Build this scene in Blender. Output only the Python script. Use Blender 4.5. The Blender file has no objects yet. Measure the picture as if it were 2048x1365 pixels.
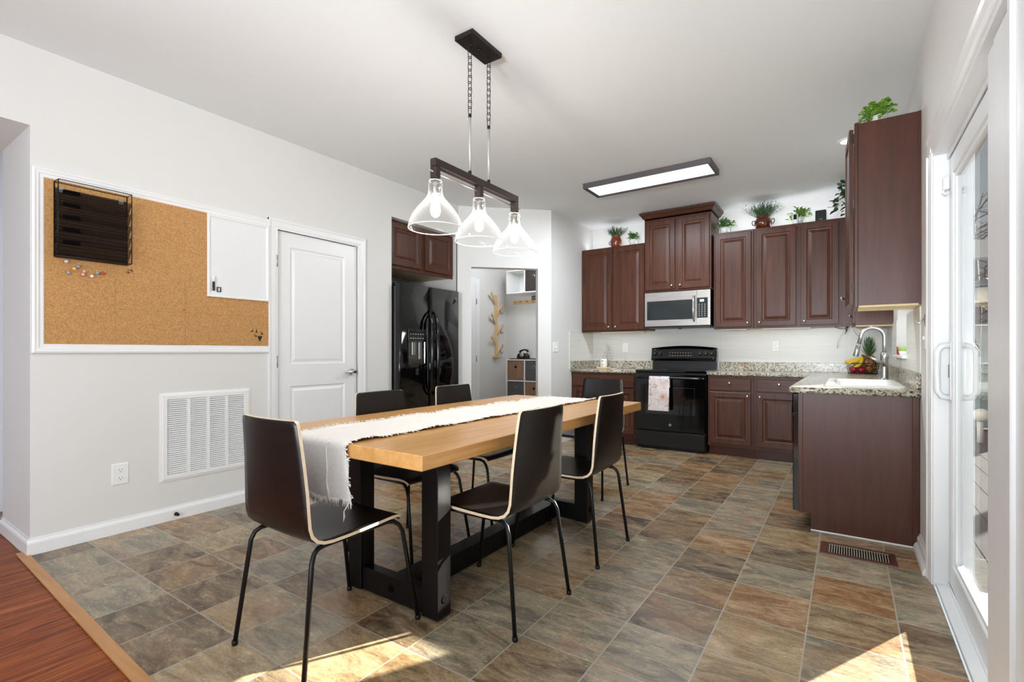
import bpy, bmesh, math, random
from mathutils import Matrix, Vector
R=random.Random(7)
S=bpy.context.scene
COL=S.collection
PI=math.pi
# ------------------------------------------------------------------ camera
CZ=1.0944
cam=bpy.data.cameras.new('camera'); camo=bpy.data.objects.new('camera',cam); COL.objects.link(camo)
camo.location=(0,0,CZ); camo.rotation_euler=(PI/2,0,0.5978)
cam.sensor_width=36; cam.lens=982/2048*36; cam.shift_y=21.5/2048; cam.clip_start=.02; cam.clip_end=200
S.camera=camo
# ------------------------------------------------------------------ view / world / sun
S.view_settings.view_transform='Standard'; S.view_settings.look='None'
S.view_settings.gamma=1; S.view_settings.use_curve_mapping=False
S.view_settings.exposure=0.98
cy=S.cycles
cy.max_bounces=9; cy.diffuse_bounces=5; cy.glossy_bounces=4; cy.transmission_bounces=8; cy.transparent_max_bounces=16
cy.caustics_reflective=False; cy.caustics_refractive=False; cy.sample_clamp_indirect=6
cy.use_denoising=True
W=bpy.data.worlds.new('world'); S.world=W; W.use_nodes=True
bg=W.node_tree.nodes['Background']; bg.inputs[0].default_value=(.82,.93,1,1); bg.inputs[1].default_value=.42
def light(name,kind,loc,energy,color=(1,1,1),**k):
    l=bpy.data.lights.new(name,kind); l.energy=energy; l.color=color
    for a,b in k.items():
        if a!='rot': setattr(l,a,b)
    o=bpy.data.objects.new(name,l); COL.objects.link(o); o.location=loc
    if 'rot' in k: o.rotation_euler=k['rot']
    return o
sd=Vector((1,1.88,.77)).normalized()
sun=light('sun','SUN',(6,9,6),22.0,(1,.95,.86),angle=.009)
sun.rotation_euler=sd.to_track_quat('Z','Y').to_euler()
# added area fill in place of living-room daylight, no window built there
light('fill_area_side','AREA',(.30,-2.3,1.20),132,(.85,.925,1),shape='RECTANGLE',size=2.2,size_y=3.6,rot=(0,PI/2+.72,-.25))
# weaker area fill added far behind the camera, stands in for unseen windows
light('fill_area_rear','AREA',(-.6,-5.6,1.4),18,(.85,.925,1),shape='RECTANGLE',size=3.0,size_y=1.8,rot=(PI/2+.3,0,0))
# spot without a fixture, added behind the camera to brighten ceiling and kitchen
light('ceiling_fill_spot','SPOT',(-.45,-2.8,1.2),500,(.88,.94,1),spot_size=1.5,spot_blend=1.0,shadow_soft_size=.3,rot=(PI-1.12,0,.08))
# ------------------------------------------------------------------ materials
def s2l(c): return tuple((x/255/12.92 if x/255<=.04045 else ((x/255+.055)/1.055)**2.4) for x in c)+(1,)
MATS={}
class NT:
    def __init__(s,name):
        s.m=bpy.data.materials.new(name); s.m.use_nodes=True; s.t=s.m.node_tree; s.b=s.t.nodes['Principled BSDF']; s.o=s.t.nodes['Material Output']
        MATS[name]=s.m
    def n(s,t,**k):
        x=s.t.nodes.new(t)
        for a,b in k.items():
            if isinstance(a,str) and hasattr(x,a): setattr(x,a,b)
        return x
    def l(s,a,b): s.t.links.new(a,b)
    def math(s,op,a,b=None,c=None):
        x=s.n('ShaderNodeMath',operation=op)
        for i,q in enumerate((a,b,c)):
            if q is None: continue
            if isinstance(q,(int,float)): x.inputs[i].default_value=q
            else: s.l(q,x.inputs[i])
        return x.outputs[0]
    def coord(s,scale=(1,1,1),which='Object',rot=(0,0,0)):
        c=s.n('ShaderNodeTexCoord'); m=s.n('ShaderNodeMapping'); m.inputs['Scale'].default_value=scale; m.inputs['Rotation'].default_value=rot
        s.l(c.outputs[which],m.inputs[0]); return m.outputs[0]
    def noise(s,vec,scale,detail=4,rough=.55,dist=0):
        x=s.n('ShaderNodeTexNoise'); s.l(vec,x.inputs['Vector']); x.inputs['Scale'].default_value=scale; x.inputs['Detail'].default_value=detail
        x.inputs['Roughness'].default_value=rough; x.inputs['Distortion'].default_value=dist; return x.outputs['Fac']
    def ramp(s,fac,stops,interp='LINEAR'):
        x=s.n('ShaderNodeValToRGB'); x.color_ramp.interpolation=interp
        e=x.color_ramp.elements
        while len(e)<len(stops): e.new(.5)
        for i,(p,c) in enumerate(stops): e[i].position=p; e[i].color=s2l(c) if len(c)==3 else c
        s.l(fac,x.inputs[0]); return x.outputs[0]
    def mix(s,fac,a,b,mode='MIX'):
        x=s.n('ShaderNodeMix',data_type='RGBA',blend_type=mode)
        for i,q in ((0,fac),(6,a),(7,b)):
            if isinstance(q,(int,float)): x.inputs[i].default_value=q
            elif isinstance(q,tuple): x.inputs[i].default_value=q
            else: s.l(q,x.inputs[i])
        return x.outputs[2]
    def bump(s,h,strength=.2,dist=.01):
        x=s.n('ShaderNodeBump'); x.inputs['Strength'].default_value=strength; x.inputs['Distance'].default_value=dist
        s.l(h,x.inputs['Height']); s.l(x.outputs[0],s.b.inputs['Normal'])
    def set(s,col=None,rough=None,metal=None,spec=None,coat=None):
        if col is not None:
            if isinstance(col,tuple): s.b.inputs['Base Color'].default_value=col
            else: s.l(col,s.b.inputs['Base Color'])
        if rough is not None:
            if isinstance(rough,(int,float)): s.b.inputs['Roughness'].default_value=rough
            else: s.l(rough,s.b.inputs['Roughness'])
        if metal is not None: s.b.inputs['Metallic'].default_value=metal
        if spec is not None: s.b.inputs['Specular IOR Level'].default_value=spec
        if coat is not None: s.b.inputs['Coat Weight'].default_value=coat; s.b.inputs['Coat Roughness'].default_value=.08
        return s.m
def plain(name,c,rough=.5,metal=0,var=.04,nscale=30,spec=None,coat=None):
    t=NT(name); v=t.coord(); f=t.noise(v,nscale,3)
    a=s2l(c); k=1-var*2
    col=t.mix(f,(a[0]*k,a[1]*k,a[2]*k,1),tuple(min(1,q*(1+var)) for q in a[:3])+(1,))
    return t.set(col,rough,metal,spec,coat)
def paint(name,c,rough=.55):
    t=NT(name); v=t.coord(); f=t.noise(v,2.2,3); a=s2l(c)
    t.set(t.mix(f,tuple(q*.985 for q in a[:3])+(1,),tuple(min(1,q*1.01) for q in a[:3])+(1,)),rough)
    t.bump(t.noise(v,260,2),.04,.002); return t.m
paint('wall_paint',(224,223,220)); paint('ceiling_paint',(227,230,230),.8); paint('trim_paint',(238,238,238),.28)
paint('hall_paint',(222,224,228)); plain('vinyl_white',(226,228,230),.35,var=.01); plain('plastic_white',(240,240,238),.35,var=.01)
def wood(name,c1,c2,rough=.35,axis='z',scale=1.,coat=None,spec=None,bump=.05):
    t=NT(name); sc={'x':(2,26,26),'y':(26,2,26),'z':(26,26,2)}[axis]; v=t.coord(tuple(q*scale for q in sc))
    f=t.noise(v,1.2,5,.6,.6); v2=t.coord((1.6,1.6,1.6)); g=t.noise(v2,1.4,2)
    col=t.ramp(t.math('ADD',t.math('MULTIPLY',f,.75),t.math('MULTIPLY',g,.25)),[(.3,c1),(.7,c2)])
    t.set(col,rough,spec=spec,coat=coat); t.bump(f,bump,.003); return t.m
wood('cherry',(60,33,22),(92,54,39),.34,'z',spec=.3)
wood('cherry_x',(60,33,22),(92,54,39),.34,'x',spec=.3)
wood('cherry_panel',(62,31,20),(82,43,28),.36,'z',spec=.35)
wood('birch_underside',(206,180,132),(224,202,158),.5,'x')
wood('table_top_wood',(178,126,66),(212,164,102),.38,'y',.9,coat=.15)
wood('table_leg_wood',(9,7,7),(18,14,13),.42,'z',spec=.22)
wood('oak_strip',(172,118,66),(198,146,92),.4,'x')
wood('pine',(214,178,126),(232,202,154),.5,'z')
wood('bin_wood',(112,84,64),(150,116,90),.6,'z')
t=NT('chair_veneer'); v=t.coord((3,30,30)); f=t.noise(v,2,4)
t.set(t.ramp(f,[(.3,(12,8,7)),(.7,(23,16,13))]),.33,spec=.45)
wood('chair_edge',(206,186,156),(228,210,184),.5,'y')
plain('black_metal',(16,16,18),.35,.1,spec=.3); plain('black_plastic',(16,16,17),.4); plain('gloss_black',(5,5,6),.08,var=.02)
plain('satin_black',(14,14,15),.28); plain('black_glass',(4,4,5),.04,var=0,coat=1.)
plain('nickel',(172,171,168),.3,.95); plain('chrome',(215,216,218),.12,1.); plain('rod_grey',(186,184,180),.45,.4); plain('bronze',(62,50,45),.4,.5)
plain('dark_bronze',(38,31,29),.42,.5); plain('wire_black',(20,18,18),.45,.3)
t=NT('stainless'); v=t.coord((1.5,60,60)); f=t.noise(v,3,3); t.set(t.ramp(f,[(.3,(176,172,168)),(.7,(206,203,199))]),.28,.95)
plain('white_ceramic',(238,238,232),.18,var=.01); plain('terracotta_glaze',(140,66,34),.16,var=.35,nscale=14,coat=.5); plain('dark_glaze',(98,44,28),.14,var=.4,nscale=12,coat=.6)
plain('red_gloss',(190,34,30),.3); plain('lime',(170,206,110),.4)
for nm,a,b in(('leaf_bright',(92,140,40),(150,190,76)),('leaf_dark',(30,58,34),(62,98,56)),('leaf_mid',(66,112,48),(120,164,84)),('leaf_grass',(38,66,42),(86,124,74))):
    t=NT(nm); f=t.noise(t.coord(),90,2); t.set(t.ramp(f,[(.35,a),(.65,b)]),.45)
# cork
t=NT('cork'); v=t.coord(); a=t.noise(v,150,4,.7); b=t.noise(v,3,2)
c=t.ramp(a,[(.3,(150,104,58)),(.5,(192,144,88)),(.7,(216,172,116))])
t.set(t.mix(t.math('MULTIPLY',b,.25),c,s2l((176,122,66))),.85); t.bump(a,.25,.003)
# whiteboard
plain('whiteboard_face',(236,237,238),.14,var=.01)
# granite
t=NT('granite'); v=t.coord(); n1=t.noise(v,34,5,.65,1.); n2=t.noise(v,75,4,.6,.4); n3=t.noise(v,7,3)
c=t.ramp(n1,[(.32,(84,76,64)),(.43,(150,142,124)),(.55,(206,202,186)),(.70,(182,164,130))])
dark=t.ramp(n2,[(.52,(0,0,0)),(.60,(255,255,255))]); c=t.mix(dark,c,s2l((52,46,42)))
br=t.ramp(n3,[(.60,(0,0,0)),(.72,(255,255,255))]); c=t.mix(t.math('MULTIPLY',br,.5),c,s2l((150,112,66)))
t.set(c,.2,spec=.35)
# slate look floor tile
t=NT('slate_tile'); cc=t.n('ShaderNodeTexCoord'); sp=t.n('ShaderNodeSeparateXYZ'); t.l(cc.outputs['Object'],sp.inputs[0])
TX0,TY0,TW,TD=-1.3375,1.587,.3019,.3125
u=t.math('DIVIDE',t.math('SUBTRACT',sp.outputs[0],TX0),TW); w=t.math('DIVIDE',t.math('SUBTRACT',sp.outputs[1],TY0),TD)
fu=t.math('FLOOR',u); fw=t.math('FLOOR',w); ru=t.math('SUBTRACT',u,fu); rw=t.math('SUBTRACT',w,fw)
du=t.math('MULTIPLY',t.math('MINIMUM',ru,t.math('SUBTRACT',1.,ru)),TW); dw=t.math('MULTIPLY',t.math('MINIMUM',rw,t.math('SUBTRACT',1.,rw)),TD)
ed=t.math('MINIMUM',du,dw); grout=t.math('LESS_THAN',ed,.0028)
cell=t.n('ShaderNodeCombineXYZ'); t.l(fu,cell.inputs[0]); t.l(fw,cell.inputs[1])
wn=t.n('ShaderNodeTexWhiteNoise',noise_dimensions='3D'); t.l(cell.outputs[0],wn.inputs['Vector'])
base=t.ramp(wn.outputs['Value'],[(0,(100,80,60)),(.14,(146,143,128)),(.32,(172,144,104)),(.46,(130,100,72)),(.58,(158,154,138)),(.72,(166,118,74)),(.83,(190,172,138)),(.93,(82,71,62))],'CONSTANT')
off=t.n('ShaderNodeVectorMath',operation='MULTIPLY_ADD'); t.l(wn.outputs['Color'],off.inputs[0]); off.inputs[1].default_value=(9,9,9); t.l(cc.outputs['Object'],off.inputs[2])
mp=t.n('ShaderNodeMapping'); mp.inputs['Scale'].default_value=(1,2.6,1); mp.inputs['Rotation'].default_value=(0,0,.18); t.l(off.outputs[0],mp.inputs[0])
n1=t.noise(mp.outputs[0],4.2,12,.7,.9); n2=t.noise(mp.outputs[0],30,8,.74,.3); n4=t.noise(off.outputs[0],120,4,.7); n3=t.noise(off.outputs[0],3.0,4,.6,.5)
c=t.ramp(n1,[(.35,(58,46,36)),(.43,(120,96,70)),(.50,(164,146,116)),(.58,(202,174,134)),(.68,(234,216,188))])
c=t.mix(.5,c,base)
c=t.mix(t.math('MULTIPLY',t.ramp(n3,[(.5,(0,0,0)),(.66,(255,255,255))]),.35),c,s2l((166,112,66)))
c=t.mix(.6,c,t.ramp(n2,[(.30,(150,142,136)),(.5,(238,238,236)),(.70,(255,255,252))]),'MULTIPLY')
c=t.mix(t.math('MULTIPLY',t.ramp(n2,[(.57,(0,0,0)),(.70,(255,255,255))]),.3),c,s2l((220,194,158)))
c=t.mix(.5,c,t.ramp(n4,[(.32,(186,182,176)),(.62,(255,255,255))]),'MULTIPLY')
c=t.mix(grout,c,s2l((168,158,142)))
t.set(c,t.ramp(n2,[(.3,(104,104,104)),(.7,(150,150,150))]),spec=.4)
t.bump(t.math('SUBTRACT',t.math('ADD',t.math('MULTIPLY',n1,.6),t.math('MULTIPLY',n2,.5)),t.math('MULTIPLY',grout,.5)),.5,.006)
# reddish hardwood planks, running along y
t=NT('hardwood'); cc=t.n('ShaderNodeTexCoord'); sp=t.n('ShaderNodeSeparateXYZ'); t.l(cc.outputs['Object'],sp.inputs[0])
u=t.math('DIVIDE',sp.outputs[0],.083); fu=t.math('FLOOR',u); ru=t.math('SUBTRACT',u,fu)
cell=t.n('ShaderNodeCombineXYZ'); t.l(fu,cell.inputs[0]); wn=t.n('ShaderNodeTexWhiteNoise',noise_dimensions='3D'); t.l(cell.outputs[0],wn.inputs['Vector'])
off=t.n('ShaderNodeVectorMath',operation='MULTIPLY_ADD'); t.l(wn.outputs['Color'],off.inputs[0]); off.inputs[1].default_value=(5,5,5); t.l(cc.outputs['Object'],off.inputs[2])
mp=t.n('ShaderNodeMapping'); mp.inputs['Scale'].default_value=(34,1.7,1); t.l(off.outputs[0],mp.inputs[0])
f=t.noise(mp.outputs[0],1.3,6,.65,1.4)
c=t.ramp(f,[(.30,(66,28,12)),(.48,(136,66,28)),(.70,(180,104,52))])
c=t.mix(t.math('MULTIPLY',wn.outputs['Value'],.3),c,s2l((96,44,26)))
c=t.mix(t.math('LESS_THAN',ru,.02),c,s2l((50,26,18))); t.set(c,.42,spec=.18)
# ribbed backsplash
t=NT('backsplash_tile'); v=t.coord((1,1,140)); f=t.noise(v,1.3,2); sp=t.n('ShaderNodeSeparateXYZ'); t.l(t.coord(),sp.inputs[0])
j=t.math('LESS_THAN',t.math('FRACT',t.math('MULTIPLY',sp.outputs[0],1/.61)),.004)
c=t.ramp(f,[(.35,(214,213,206)),(.65,(226,225,220))]); t.set(t.mix(j,c,s2l((198,197,190))),.3); t.bump(f,.2,.002)
# linen runner
plain('led_frame',(104,96,100),.4,.4)
t=NT('linen'); v=t.coord((300,22,60)); f=t.noise(v,1,3); v2=t.coord((40,300,300)); g=t.noise(v2,1,2)
c=t.mix(t.math('MULTIPLY',g,.5),t.ramp(f,[(.3,(218,214,208)),(.7,(244,240,234))]),s2l((236,232,226))); t.set(c,.9,spec=.2); t.bump(t.math('ADD',f,g),.3,.003)
plain('fringe_white',(240,236,230),.9)
# patterned towel
t=NT('towel_print'); v=t.coord((1,1,1)); vo=t.n('ShaderNodeTexVoronoi',feature='F1'); t.l(v,vo.inputs['Vector']); vo.inputs['Scale'].default_value=8.0
n=t.noise(v,17,3,.6,2.)
c=t.ramp(vo.outputs['Distance'],[(.03,(160,112,84)),(.14,(206,176,156)),(.36,(222,204,198)),(.6,(230,220,218))])
c=t.mix(t.ramp(n,[(.55,(0,0,0)),(.62,(255,255,255))]),c,s2l((170,164,172))); t.set(c,.9)
# fabrics
plain('bin_grey',(86,84,86),.9,var=.1,nscale=200); plain('bin_dark',(52,44,42),.85,var=.1,nscale=150)
# glass that lets light straight through: clear panes and shades
def glass(name,tint=(1,1,1,1),rough=.0,edge=1.45,extra=0.,white=.0):
    t=NT(name); t.t.nodes.remove(t.b)
    tr=t.n('ShaderNodeBsdfTransparent'); tr.inputs[0].default_value=tint
    gl=t.n('ShaderNodeBsdfGlossy'); gl.inputs['Roughness'].default_value=rough
    fr=t.n('ShaderNodeLayerWeight'); fr.inputs[0].default_value=.5; r0=((edge-1)/(edge+1))**2
    mx=t.n('ShaderNodeMixShader'); fac=t.math('ADD',t.math('MULTIPLY',t.math('POWER',fr.outputs['Facing'],5.),.96-r0),r0+extra); t.l(fac,mx.inputs[0]); t.l(tr.outputs[0],mx.inputs[1]); t.l(gl.outputs[0],mx.inputs[2])
    out=mx.outputs[0]
    if white>0:
        df=t.n('ShaderNodeBsdfTranslucent'); df.inputs[0].default_value=(1,1,1,1); d2=t.n('ShaderNodeBsdfDiffuse'); d2.inputs[0].default_value=(.95,.95,.95,1)
        m0=t.n('ShaderNodeMixShader'); m0.inputs[0].default_value=.5; t.l(df.outputs[0],m0.inputs[1]); t.l(d2.outputs[0],m0.inputs[2])
        lw=t.n('ShaderNodeLayerWeight'); lw.inputs[0].default_value=.35
        m1=t.n('ShaderNodeMixShader'); t.l(t.math('ADD',t.math('MULTIPLY',t.math('POWER',lw.outputs['Facing'],2.4),.42),white),m1.inputs[0]); t.l(out,m1.inputs[1]); t.l(m0.outputs[0],m1.inputs[2]); out=m1.outputs[0]
    t.l(out,t.o.inputs[0]); return t.m
glass('pane',(.97,.985,.98,1)); glass('shade_glass',(.985,.985,.985,1),.02,1.35,0,.006); glass('clear_glass',(.97,.98,.98,1),.02,1.4,0,.03)
# pierced steel mesh: part see-through
t=NT('wire_mesh'); tr=t.n('ShaderNodeBsdfTransparent'); mx=t.n('ShaderNodeMixShader')
vv=t.coord((1,1,1)); sp=t.n('ShaderNodeSeparateXYZ'); t.l(vv,sp.inputs[0]); p=.0032
ha=t.math('GREATER_THAN',t.math('FRACT',t.math('DIVIDE',t.math('ADD',sp.outputs[1],sp.outputs[0]),p)),.42); hb=t.math('GREATER_THAN',t.math('FRACT',t.math('DIVIDE',sp.outputs[2],p)),.42)
t.set(s2l((40,31,27)),.6,spec=.1); t.l(t.math('MULTIPLY',ha,hb),mx.inputs[0]); t.l(t.b.outputs[0],mx.inputs[1]); t.l(tr.outputs[0],mx.inputs[2]); t.l(mx.outputs[0],t.o.inputs[0])
def emis(name,c,s):
    t=NT(name); t.b.inputs['Base Color'].default_value=s2l(c); t.b.inputs['Emission Color'].default_value=s2l(c); t.b.inputs['Emission Strength'].default_value=s; return t.m
emis('led_diffuser',(222,240,242),.52); t=NT('bulb_glow'); t.t.nodes.remove(t.b); tr=t.n('ShaderNodeBsdfTransparent'); em=t.n('ShaderNodeEmission'); em.inputs[0].default_value=s2l((255,246,232)); em.inputs[1].default_value=3.; mx=t.n('ShaderNodeMixShader'); mx.inputs[0].default_value=.35; t.l(tr.outputs[0],mx.inputs[1]); t.l(em.outputs[0],mx.inputs[2]); t.l(mx.outputs[0],t.o.inputs[0]); emis('can_glow',(240,244,252),1.6); emis('display_blue',(150,190,255),1.2)
for nm,c in(('pin_white',(232,230,226)),('pin_blue',(150,164,176)),('pin_yellow',(232,200,120)),('pin_pink',(226,176,160)),('pin_red',(196,70,50)),('pin_black',(30,26,26))): plain(nm,c,.3)
plain('banana_skin',(226,186,42),.45,var=.15,nscale=20); plain('banana_tip',(92,76,36),.6); plain('apple_skin',(168,24,34),.25,var=.35,nscale=40,coat=.3)
t=NT('pineapple_skin'); vo=t.n('ShaderNodeTexVoronoi',feature='F1'); t.l(t.coord(),vo.inputs['Vector']); vo.inputs['Scale'].default_value=42
t.set(t.ramp(vo.outputs['Distance'],[(.1,(208,140,44)),(.5,(150,96,34)),(.8,(70,56,30))]),.6); t.bump(vo.outputs['Distance'],-.6,.006)
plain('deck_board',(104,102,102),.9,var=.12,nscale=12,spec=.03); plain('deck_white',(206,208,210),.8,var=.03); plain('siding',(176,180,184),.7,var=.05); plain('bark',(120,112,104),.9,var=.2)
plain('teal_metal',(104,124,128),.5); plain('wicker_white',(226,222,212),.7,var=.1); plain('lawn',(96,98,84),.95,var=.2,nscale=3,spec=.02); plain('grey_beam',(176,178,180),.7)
plain('vent_brown',(86,46,34),.4,var=.1); plain('vent_slat',(176,170,150),.4,.3); plain('grille_shade',(150,150,150),.9); plain('dark_void',(8,7,7),.9,spec=.05); plain('cord_white',(232,230,226),.5); plain('paper_white',(236,234,228),.7)
plain('sensor_black',(12,12,12),.2); plain('micro_panel',(26,32,32),.14,var=.05,coat=.5); plain('label_light',(200,204,206),.5)
# ------------------------------------------------------------------ mesh builder
class MB:
    def __init__(s): s.v=[]; s.f=[]; s.fr=None
    def frame(s,o=None,U=None,Wv=None,D=None):
        s.fr=None if o is None else (Vector(o),Vector(U),Vector(Wv),Vector(D)); return s
    def a(s,p):
        if s.fr: o,U,Wv,D=s.fr; q=o+U*p[0]+Wv*p[1]+D*p[2]
        else: q=Vector(p)
        s.v.append(q); return len(s.v)-1
    def face(s,idx,m=0,sm=False): s.f.append((tuple(idx),m,sm))
    def poly(s,pts,m=0): s.face([s.a(p) for p in pts],m)
    def box(s,x0,y0,z0,x1,y1,z1,c=0.,m=0):
        x0,x1=sorted((x0,x1)); y0,y1=sorted((y0,y1)); z0,z1=sorted((z0,z1))
        if c<=0:
            i=[s.a(p) for p in((x0,y0,z0),(x1,y0,z0),(x1,y1,z0),(x0,y1,z0),(x0,y0,z1),(x1,y0,z1),(x1,y1,z1),(x0,y1,z1))]
            for q in((0,3,2,1),(4,5,6,7),(0,1,5,4),(1,2,6,5),(2,3,7,6),(3,0,4,7)): s.face([i[k] for k in q],m)
            return s
        c=min(c,(x1-x0)*.49,(y1-y0)*.49,(z1-z0)*.49); X=(x0,x1);Y=(y0,y1);Z=(z0,z1); d={}
        for a in(0,1):
            for b in(0,1):
                for e in(0,1):
                    sx=c if a==0 else -c; sy=c if b==0 else -c; sz=c if e==0 else -c
                    d[a,b,e,'x']=s.a((X[a],Y[b]+sy,Z[e]+sz)); d[a,b,e,'y']=s.a((X[a]+sx,Y[b],Z[e]+sz)); d[a,b,e,'z']=s.a((X[a]+sx,Y[b]+sy,Z[e]))
        for k in(0,1):
            s.face([d[k,0,0,'x'],d[k,1,0,'x'],d[k,1,1,'x'],d[k,0,1,'x']],m); s.face([d[0,k,0,'y'],d[1,k,0,'y'],d[1,k,1,'y'],d[0,k,1,'y']],m); s.face([d[0,0,k,'z'],d[1,0,k,'z'],d[1,1,k,'z'],d[0,1,k,'z']],m)
        for a in(0,1):
            for b in(0,1):
                s.face([d[a,b,0,'x'],d[a,b,1,'x'],d[a,b,1,'y'],d[a,b,0,'y']],m); s.face([d[a,0,b,'x'],d[a,1,b,'x'],d[a,1,b,'z'],d[a,0,b,'z']],m); s.face([d[0,a,b,'y'],d[1,a,b,'y'],d[1,a,b,'z'],d[0,a,b,'z']],m)
                for e in(0,1): s.face([d[a,b,e,'x'],d[a,b,e,'y'],d[a,b,e,'z']],m)
        return s
    def prism(s,pts,d0,d1,m=0,sm=False):      # polygon in frame (u,w), extruded along frame d
        n=len(pts); A=[s.a((p[0],p[1],d0)) for p in pts]; B=[s.a((p[0],p[1],d1)) for p in pts]
        s.face(A[::-1],m); s.face(B,m)
        for i in range(n): s.face([A[i],A[(i+1)%n],B[(i+1)%n],B[i]],m,sm)
        return s
    def tube(s,pts,r,n=8,closed=False,m=0,caps=True):
        P=[Vector(p) for p in pts]; k=len(P); rr=r if isinstance(r,(list,tuple)) else [r]*k; rings=[]; prev=None
        for i in range(k):
            t=(P[(i+1)%k]-P[i-1]) if closed else (P[min(i+1,k-1)]-P[max(i-1,0)])
            t=t.normalized() if t.length>1e-9 else Vector((0,0,1))
            if prev is None: q=t.orthogonal().normalized()
            else:
                q=prev-t*prev.dot(t); q=q.normalized() if q.length>1e-6 else t.orthogonal().normalized()
            prev=q; b=t.cross(q)
            rings.append([s.a(P[i]+(q*math.cos(2*PI*j/n)+b*math.sin(2*PI*j/n))*rr[i]) for j in range(n)])
        for i in range(k if closed else k-1):
            A=rings[i]; B=rings[(i+1)%k]
            for j in range(n): s.face([A[j],A[(j+1)%n],B[(j+1)%n],B[j]],m,True)
        if caps and not closed: s.face(rings[0][::-1],m); s.face(rings[-1],m)
        return s
    def lathe(s,prof,o=(0,0,0),ax=(0,0,1),n=20,m=0,cap0=True,cap1=True,sm=True):
        o=Vector(o); ax=Vector(ax).normalized(); q=ax.orthogonal().normalized(); b=ax.cross(q); rings=[]
        for r,h in prof:
            rings.append([s.a(o+ax*h+(q*math.cos(2*PI*j/n)+b*math.sin(2*PI*j/n))*max(r,1e-5)) for j in range(n)])
        for A,B in zip(rings,rings[1:]):
            for j in range(n): s.face([A[j],A[(j+1)%n],B[(j+1)%n],B[j]],m,sm)
        if cap0: s.face(rings[0][::-1],m)
        if cap1: s.face(rings[-1],m)
        return s
    def ball(s,o,r,n=12,m=0,sc=(1,1,1)):
        o=Vector(o); prev=None; rows=[]
        for i in range(1,n//2):
            a=PI*i/(n//2); rows.append([s.a(o+Vector((math.sin(a)*math.cos(2*PI*j/n)*r*sc[0],math.sin(a)*math.sin(2*PI*j/n)*r*sc[1],math.cos(a)*r*sc[2]))) for j in range(n)])
        T=s.a(o+Vector((0,0,r*sc[2]))); B=s.a(o-Vector((0,0,r*sc[2])))
        for j in range(n): s.face([T,rows[0][j],rows[0][(j+1)%n]],m,True); s.face([B,rows[-1][(j+1)%n],rows[-1][j]],m,True)
        for A,C in zip(rows,rows[1:]):
            for j in range(n): s.face([A[j],C[j],C[(j+1)%n],A[(j+1)%n]],m,True)
        return s
    def rings(s,u0,w0,u1,w1,steps,m=0):       # nested rectangles (inset,depth): panel fronts and mouldings
        rr=[]
        for ins,d in steps: rr.append([s.a((u0+ins,w0+ins,d)),s.a((u1-ins,w0+ins,d)),s.a((u1-ins,w1-ins,d)),s.a((u0+ins,w1-ins,d))])
        for A,B in zip(rr,rr[1:]):
            for j in range(4): s.face([A[j],A[(j+1)%4],B[(j+1)%4],B[j]],m)
        return rr
    def panel(s,u0,w0,u1,w1,steps,m=0):
        rr=s.rings(u0,w0,u1,w1,[(0,0)]+steps,m); s.face(rr[0][::-1],m); s.face(rr[-1],m); return s
    def sheet(s,fn,nu,nv,m=0,thick=0.,sm=True):
        g=[[s.a(fn(i/nu,j/nv)) for j in range(nv+1)] for i in range(nu+1)]
        for i in range(nu):
            for j in range(nv): s.face([g[i][j],g[i+1][j],g[i+1][j+1],g[i][j+1]],m,sm)
        return g
    def build(s,name,mats,parent=None,world=True):
        me=bpy.data.meshes.new(name); o=bpy.data.objects.new(name,me); COL.objects.link(o)
        V=s.v
        if parent is not None:
            root=parent
            while root.parent: root=root.parent
            if world:
                Mi=MTX[root.name].inverted(); V=[Mi@p for p in V]
            o.parent=parent
        me.from_pydata([tuple(p) for p in V],[],[f[0] for f in s.f])
        for p,f in zip(me.polygons,s.f): p.material_index=f[1]; p.use_smooth=f[2]
        bm=bmesh.new(); bm.from_mesh(me); bmesh.ops.recalc_face_normals(bm,faces=bm.faces); bm.to_mesh(me); bm.free()
        for q in(mats if isinstance(mats,(list,tuple)) else [mats]): me.materials.append(MATS[q])
        return o
MTX={}
def tag(o,label=None,cat=None,group=None,kind=None):
    if label: o['label']=label
    if cat: o['category']=cat
    if group: o['group']=group
    if kind: o['kind']=kind
    return o
def thing(name,label,cat,loc=(0,0,0),rz=0,group=None):
    o=bpy.data.objects.new(name,None); COL.objects.link(o); o.location=loc; o.rotation_euler=(0,0,rz); o.empty_display_size=.05
    MTX[o.name]=Matrix.Translation(loc)@Matrix.Rotation(rz,4,'Z'); return tag(o,label,cat,group)
def single(name,mb,mats,label,cat,group=None,kind=None):
    xs=[p.x for p in mb.v]; ys=[p.y for p in mb.v]; zs=[p.z for p in mb.v]
    c=Vector(((min(xs)+max(xs))/2,(min(ys)+max(ys))/2,min(zs)))
    mb.v=[p-c for p in mb.v]; o=mb.build(name,mats); o.location=c; MTX[o.name]=Matrix.Translation(c); return tag(o,label,cat,group,kind)
def struct(name,mb,mats,parent=None):
    o=mb.build(name,mats,parent)
    if parent is None: o['kind']='structure'; MTX[o.name]=Matrix.Identity(4)
    return o
def kids(o): return [c for c in bpy.data.objects if c.parent==o]
def dup(root,loc,rz,label,group=None):
    r=root.copy(); COL.objects.link(r); r.location=loc; r.rotation_euler=(0,0,rz); r['label']=label
    if group: r['group']=group
    for ch in kids(root):
        c=ch.copy(); COL.objects.link(c); c.parent=r
        for g in kids(ch): d=g.copy(); COL.objects.link(d); d.parent=c
    return r
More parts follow.
